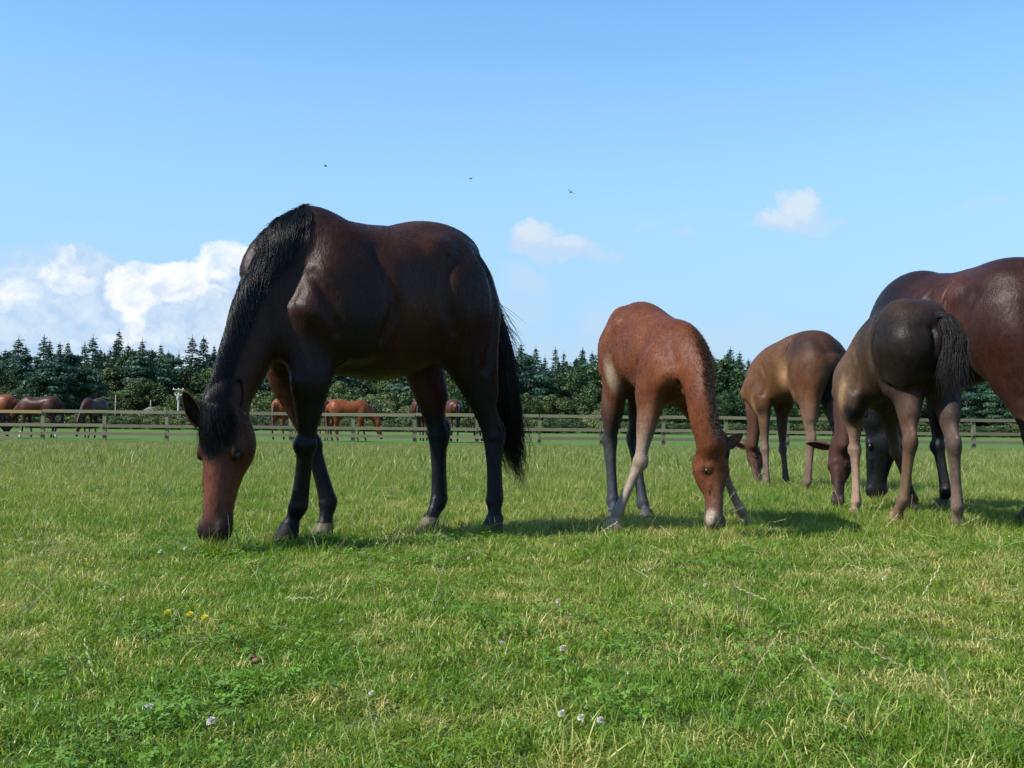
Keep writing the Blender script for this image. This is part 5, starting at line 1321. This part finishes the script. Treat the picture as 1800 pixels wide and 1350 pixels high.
def build_woods():
    con = [(conifer(40 + i, 14, [3.3, 3.8, 2.9, 4.2, 3.5, 3.0][i], [.2, .3, .5, .2, .3, .5][i]), trunk_mesh(13.2, .22, .03)) for i in range(6)]
    bro = [(crown(60 + i, 10, 3.4, 1.2, M_BRO, 52, 120), trunk_mesh(7.5, .28, .08, 5, i)) for i in range(4)]
    pin = [(crown(70 + i, 11, 3.6, 1.0, M_PIN, 56, 120, .18, .7, True), trunk_mesh(9.5, .26, .07, 6, i)) for i in range(4)]
    shr = [(crown(80 + i, 2.6, 1.9, .05, M_SHR, 26, 95, .10), trunk_mesh(1.6, .05, .02, 4, i)) for i in range(4)]
    olv = [(crown(90 + i, 2.6, 1.9, .05, M_OLV, 26, 110, .09), trunk_mesh(1.6, .05, .02, 4, i)) for i in range(2)]
    r = random.Random(11); BAYS = ['leftmost', 'second', 'third', 'fourth', 'fifth', 'sixth', 'seventh', 'eighth', 'ninth', 'tenth', 'eleventh', 'twelfth', 'thirteenth', 'fourteenth', 'fifteenth', 'sixteenth', 'seventeenth']
    used = {}; todo = []
    def place(kind, px, d, h, kit, nm, cat, s_xy=1.0):
        p = PXD(px, d); b = max(0, min(17, int((px - 74) // 109.3) + 1))
        e = empty(nm, (p[0], p[1], -.12), r.uniform(0, 6.28)); s = h; e.scale = (s * s_xy, s * s_xy, s)
        tr = link('trunk', kit[1], e); link('crown', kit[0], e)
        todo.append((b, px, kind, cat, e))
    # conifer tips against the sky: (column, row of the tip in the photograph)
    tips = [(-190, 606), (-160, 598), (-125, 610), (-95, 600), (1915, 626), (1950, 630), (1985, 624), (2020, 630), (-60, 606), (-30, 600), (6, 604), (24, 612), (42, 606), (74, 589), (84, 597), (100, 606), (116, 600), (146, 600), (160, 588), (174, 598), (190, 604), (206, 578), (222, 600), (247, 594), (264, 606), (280, 604), (292, 608), (312, 607), (335, 588), (355, 590), (374, 606),
            (402, 610), (425, 600), (452, 606), (478, 602), (505, 610), (640, 612), (662, 606), (690, 615), (712, 606), (742, 612), (770, 614), (800, 616), (824, 612), (850, 610), (880, 606), (913, 602), (925, 612), (941, 606), (957, 616), (975, 610), (990, 618), (1012, 616), (1024, 608), (1040, 609), (1060, 622), (1082, 616), (1106, 624), (1130, 616),
            (1158, 622), (1186, 616), (1210, 620), (1240, 612), (1256, 621), (1284, 610), (1300, 618), (1316, 622), (1340, 624), (1370, 620), (1400, 626), (1440, 622), (1480, 626), (1520, 622), (1560, 626), (1600, 622), (1640, 628), (1680, 622), (1720, 626), (1760, 624), (1800, 628), (1840, 624), (1880, 628)]
    for i, (px, py) in enumerate(tips):
        py = py + max(0, r.uniform(-12, 13))
        d = 176 + r.uniform(-6, 10); q = PD(px, py, d); h = (q[2] + .12) / 14.2; kd = r.randrange(6); sx = r.uniform(.85, 1.15)
        sp = 'spindly dark fir' if kd in (2, 5) else 'dense dark green fir'
        place(sp, px, d, h, con[kd], 'fir_tree', 'fir tree', sx)
    # second row a little lower fills the wood
    for i in range(68):
        px = -200 + i * 33 + r.uniform(-8, 8); d = 168 + r.uniform(-3, 3); h = r.uniform(.72, .97); place('shorter blue-green fir', px, d, h, con[r.randrange(6)], 'fir_tree', 'fir tree', r.uniform(1.05, 1.35))
    # broad trees and pines in front
    for i in range(66):
        px = -230 + i * 35 + r.uniform(-10, 10); d = 156 + r.uniform(-5, 6); k = r.random()
        if k < .55: place('yellow-green broadleaved tree', px, d, r.uniform(.74, 1.08), bro[r.randrange(4)], 'broadleaf_tree', 'tree', r.uniform(.9, 1.2))
        else: place('blue-green pine', px, d, r.uniform(.70, 1.0), pin[r.randrange(4)], 'pine_tree', 'pine tree', r.uniform(.9, 1.15))
    for px, d, h in ((85, 128, .66), (118, 130, .80), (150, 132, .60), (62, 131, .56), (1700, 135, .62), (1760, 132, .56), (1660, 138, .50), (1745, 139, .7)):
        place('big dark pine standing forward of the wood', px, d, h, pin[r.randrange(4)], 'pine_tree', 'pine tree', 1.15)
    for i in range(66):
        px = -220 + i * 34 + r.uniform(-12, 12); d = 140 + r.uniform(-5, 4); place('rounded green tree at the foot of the wood', px, d, r.uniform(.36, .62), bro[r.randrange(4)], 'broadleaf_tree', 'tree', r.uniform(1.1, 1.5))
    for px, d, h in ((655, 100, 1.15), (672, 101, 1.0), (640, 102, .9), (712, 101, .8), (1052, 96, .72), (430, 104, 1.3), (446, 105, 1.1), (285, 108, .8), (268, 109, .7), (228, 106, .62)):
        place('pale olive bush behind the fence', px, d, h, olv[r.randrange(2)], 'bush', 'bush', 1.0)
    for i in range(106):
        px = -230 + i * 21.6 + r.uniform(-6, 6); d = 95 + r.uniform(-4, 5)
        h = r.uniform(.30, .50); place('low hedge bush', px, d, h, shr[r.randrange(4)], 'bush', 'bush', r.uniform(1.6, 2.2))
    # labels that single each one out: kind, fence bay below it, order within the bay
    from collections import defaultdict
    g = defaultdict(list)
    for b, px, kind, cat, e in todo: g[(b, kind)].append((px, e, cat))
    for (b, kind), lst in g.items():
        lst.sort(key=lambda q: q[0])
        where = ('above the %s full fence bay' % BAYS[b - 1]) if 1 <= b <= 16 else ('left of the view' if b < 1 else 'right of the view')
        orde = [['only'], ['left', 'right'], ['left', 'middle', 'right'], ['leftmost', 'second', 'third', 'rightmost'], ['leftmost', 'second', 'middle', 'fourth', 'rightmost'], ['leftmost', 'second', 'third', 'fourth', 'fifth', 'rightmost']]
        for i, (px, e, cat) in enumerate(lst):
            if len(lst) > 6: w = '%s there' % ['first', 'second', 'third', 'fourth', 'fifth', 'sixth', 'seventh', 'eighth', 'ninth', 'tenth', 'eleventh', 'twelfth', 'thirteenth', 'fourteenth', 'fifteenth', 'sixteenth', 'seventeenth', 'eighteenth', 'nineteenth', 'twentieth'][min(i, 19)]
            else: w = orde[len(lst) - 1][i]
            lb = ('%s %s' % (kind, where)) if w == 'only' else '%s %s, %s' % (kind, where, w)
            words = lb.split()
            tag(e, ' '.join(words[:16]), cat, {'bush': 'bushes in the hedge line', 'fir tree': 'firs in the wood'}.get(cat, 'trees at the edge of the wood'))
    # dark undergrowth that closes the wood between the stems
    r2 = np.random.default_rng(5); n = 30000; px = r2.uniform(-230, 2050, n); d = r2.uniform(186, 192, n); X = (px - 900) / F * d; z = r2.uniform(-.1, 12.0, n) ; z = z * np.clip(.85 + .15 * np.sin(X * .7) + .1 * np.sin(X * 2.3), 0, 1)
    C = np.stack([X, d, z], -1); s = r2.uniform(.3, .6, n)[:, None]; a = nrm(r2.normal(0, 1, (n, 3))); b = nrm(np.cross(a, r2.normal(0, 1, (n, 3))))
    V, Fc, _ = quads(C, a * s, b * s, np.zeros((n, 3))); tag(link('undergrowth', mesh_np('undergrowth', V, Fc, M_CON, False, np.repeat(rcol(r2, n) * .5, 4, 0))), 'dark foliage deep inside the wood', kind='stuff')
build_woods()

# ================================================================== cottage, poles, birds
M_WALL = simple_mat('rendered_wall', (.55, .52, .45), .9, .1, 3); M_SLATE = simple_mat('slate_roof', (.10, .10, .11), .7, .25, 6); M_POT = simple_mat('chimney_pot', (.55, .40, .30), .8, .1); M_POLE = simple_mat('pole_wood', (.30, .29, .27), .9, .15); M_PALE = simple_mat('insulator', (.75, .75, .72), .4, .05); M_DOOR = simple_mat('door_paint', (.10, .16, .12), .5); M_PANE = simple_mat('window_glass', (.03, .04, .05), .08)
def build_far_things():
    d = 124; p = PXD(372, d)
    e = tag(empty('cottage', (p[0], p[1], -.12)), 'low pale cottage with two chimney pots, half hidden behind the hedge and the ear of the large mare', 'cottage')
    e['label'] = 'low pale cottage with two chimney pots showing beside the ear of the large mare'
    link('wall', box_mesh('wall', -2.6, 2.6, 0, 4, 0, 2.0, M_WALL), e)
    V = [(-2.9, -.3, 1.95), (2.9, -.3, 1.95), (2.9, 4.3, 1.95), (-2.9, 4.3, 1.95), (-2.8, 2, 2.62), (2.8, 2, 2.62)]
    me = bpy.data.meshes.new('roof'); me.from_pydata(V, [], [(0, 1, 5, 4), (2, 3, 4, 5), (1, 2, 5), (3, 0, 4), (0, 3, 2, 1)]); me.materials.append(M_SLATE); rf = link('roof', me, e)
    ch = link('chimney', box_mesh('chimney', -.32, .32, -.25, .25, 0, 1.25, M_WALL), e); ch.location = (-.95, 2, 2.3)
    for x in (-.14, .16):
        o = link('chimney_pot', trunk_like(.34, .085, .07, M_POT), ch); o.location = (x, 0, 1.25)
    link('door', box_mesh('door', -.4, .4, -.04, 0, 0, 1.85, M_DOOR), e)
    for x in (-1.6, 1.5):
        w = link('window', box_mesh('window', -.45, .45, -.03, 0, 0, .9, M_PALE), e); w.location = (x, 0, .8); pn = link('pane', box_mesh('pane', -.38, .38, -.006, 0, 0, .76, M_PANE), w); pn.location = (0, -.032, .07)
    p = PXD(262, 118); s = tag(empty('shed', (p[0], p[1], -.12)), 'small grey gable of a shed showing over the hedge left of the large mare', 'shed')
    link('wall', box_mesh('wall', -1.2, 1.2, 0, 3, 0, 1.5, M_WALL), s)
    me = bpy.data.meshes.new('roof'); me.from_pydata([(-1.4, -.2, 1.45), (1.4, -.2, 1.45), (0, -.2, 2.25), (-1.4, 3.2, 1.45), (1.4, 3.2, 1.45), (0, 3.2, 2.25)], [], [(0, 1, 2), (3, 5, 4), (0, 2, 5, 3), (1, 4, 5, 2), (0, 3, 4, 1)]); me.materials.append(M_POLE); link('roof', me, s)
    # telegraph pole with two cross arms and a transformer
    d = 122; p = PXD(313, d); top = PD(313, 683, d)[2] + .12
    t = tag(empty('power_pole', (p[0], p[1], -.12)), 'pale wooden power pole with cross arms standing left of the large mare', 'power pole')
    link('pole', trunk_like(top, .14, .10, M_POLE), t)
    for z, w in ((top - .12, .62), (top - .75, .36)):
        a = link('cross_arm', box_mesh('cross_arm', -w, w, -.06, .06, -.06, .06, M_POLE), t); a.location = (0, -.15, z)
        for x in (-w * .85, 0, w * .85): i_ = link('insulator', uv_ball('insulator', .07, M_PALE, 8), a); i_.location = (x, 0, .10)
    bx = link('transformer', trunk_like(.42, .15, .15, M_POLE), t); bx.location = (0, -.26, top - 1.25)
    for px, py, lb in ((202, 694, 'thin pale post standing in the bushes left of the power pole'), (264, 703, 'very thin pale post beside the shed gable')):
        p = PXD(px, 112); top = PD(px, py, 112)[2] + .12; o = tag(link('post', trunk_like(top, .045, .035, M_POLE)), lb, 'post'); o.location = (p[0], p[1], -.12)
    # three birds
    mb = simple_mat('bird_feathers', (.02, .022, .028), .6)
    for px, py, d, rz, rx, lb in ((572, 292, 34, .5, .3, 'dark swallow high above the back of the large mare, leftmost of three'), (828, 314, 34, 2.4, -.3, 'dark swallow above the rump of the large mare, middle of three'), (1003, 338, 33, 2.0, .5, 'dark swallow above and left of the chestnut foal, rightmost of three')):
        p = PD(px, py, d); e = tag(empty('bird', p, rz), lb, 'bird', 'swallows flying over the field'); e.rotation_euler = (rx, .2, rz)
        b = link('body', uv_ball('body', .016, mb, 10), e); b.scale = (3.6, 1, 1)
        V = [(-.055, 0, 0), (-.12, .022, 0), (-.085, 0, .001), (-.12, -.022, 0)]; link('tail', mesh_np('tail', V, [(0, 1, 2, 2)][:0] + [(0, 1, 2, 3)], mb), e)
        for s_ in (1, -1):
            V = [(.02, 0, 0), (-.02, 0, 0), (-.01, .06 * s_, .03), (.025, .06 * s_, .035), (-.05, .15 * s_, .03), (-.04, .15 * s_, .033)]; link('wing', mesh_np('wing', V, [(0, 1, 2, 3), (3, 2, 4, 5)], mb), e)
def trunk_like(h, r0, r1, mat, n=10):
    V = [(math.cos(k * 6.283 / n) * q, math.sin(k * 6.283 / n) * q, z) for z, q in ((0, r0), (h, r1), (h, r1 * .01)) for k in range(n)]
    Fc = [(i * n + k, i * n + (k + 1) % n, (i + 1) * n + (k + 1) % n, (i + 1) * n + k) for i in range(2) for k in range(n)]
    return mesh_np('pole', V, Fc, mat, True)
build_far_things()

def small_clover():
    r = np.random.default_rng(55); P = wedge(r, 2.0, 15, 1.1); P[:, 2] += .045
    ob = [bpy.data.objects.new('blossom', m_) for m_ in CH]
    scatter('tiny_clover_flowers', 'many tiny white clover flowers dotted through the grass', P, rots(r, len(P), .3), r.uniform(.4, .85, len(P)), r.integers(0, 3, len(P)), ob)
small_clover()
for f_ in (build_mare, build_foal1, build_foal2, build_foal3, build_mare2): f_()

# ------------------------------------------------------------------ longer grass left standing round hooves and muzzles
def build_hoof_grass():
    r = np.random.default_rng(91); P = []
    for (x, y) in HOOFS:
        for k in range(20):
            a = r.uniform(0, 6.28); q = r.uniform(.05, .16); P.append((x + q * math.cos(a) - .02, y + q * math.sin(a) - .05, 0))
    for (x, y, z) in MUZ:
        if y > 30 or (abs(x) < .5 and y < 3): continue
        for k in range(26):
            a = r.uniform(0, 6.28); q = r.uniform(.02, .13); P.append((x + q * math.cos(a), y + q * math.sin(a) - .06, 0))
    P = np.array(P); T_ = [src('tuft', *blades(r, 40, .05, .06, .13, .0028, bend=.9), GR) for _ in range(4)]
    scatter('hoof_grass', 'longer grass standing round the hooves and muzzles', P, rots(r, len(P)), r.uniform(.55, 1.1, len(P)), r.integers(0, 4, len(P)), T_)
build_hoof_grass()
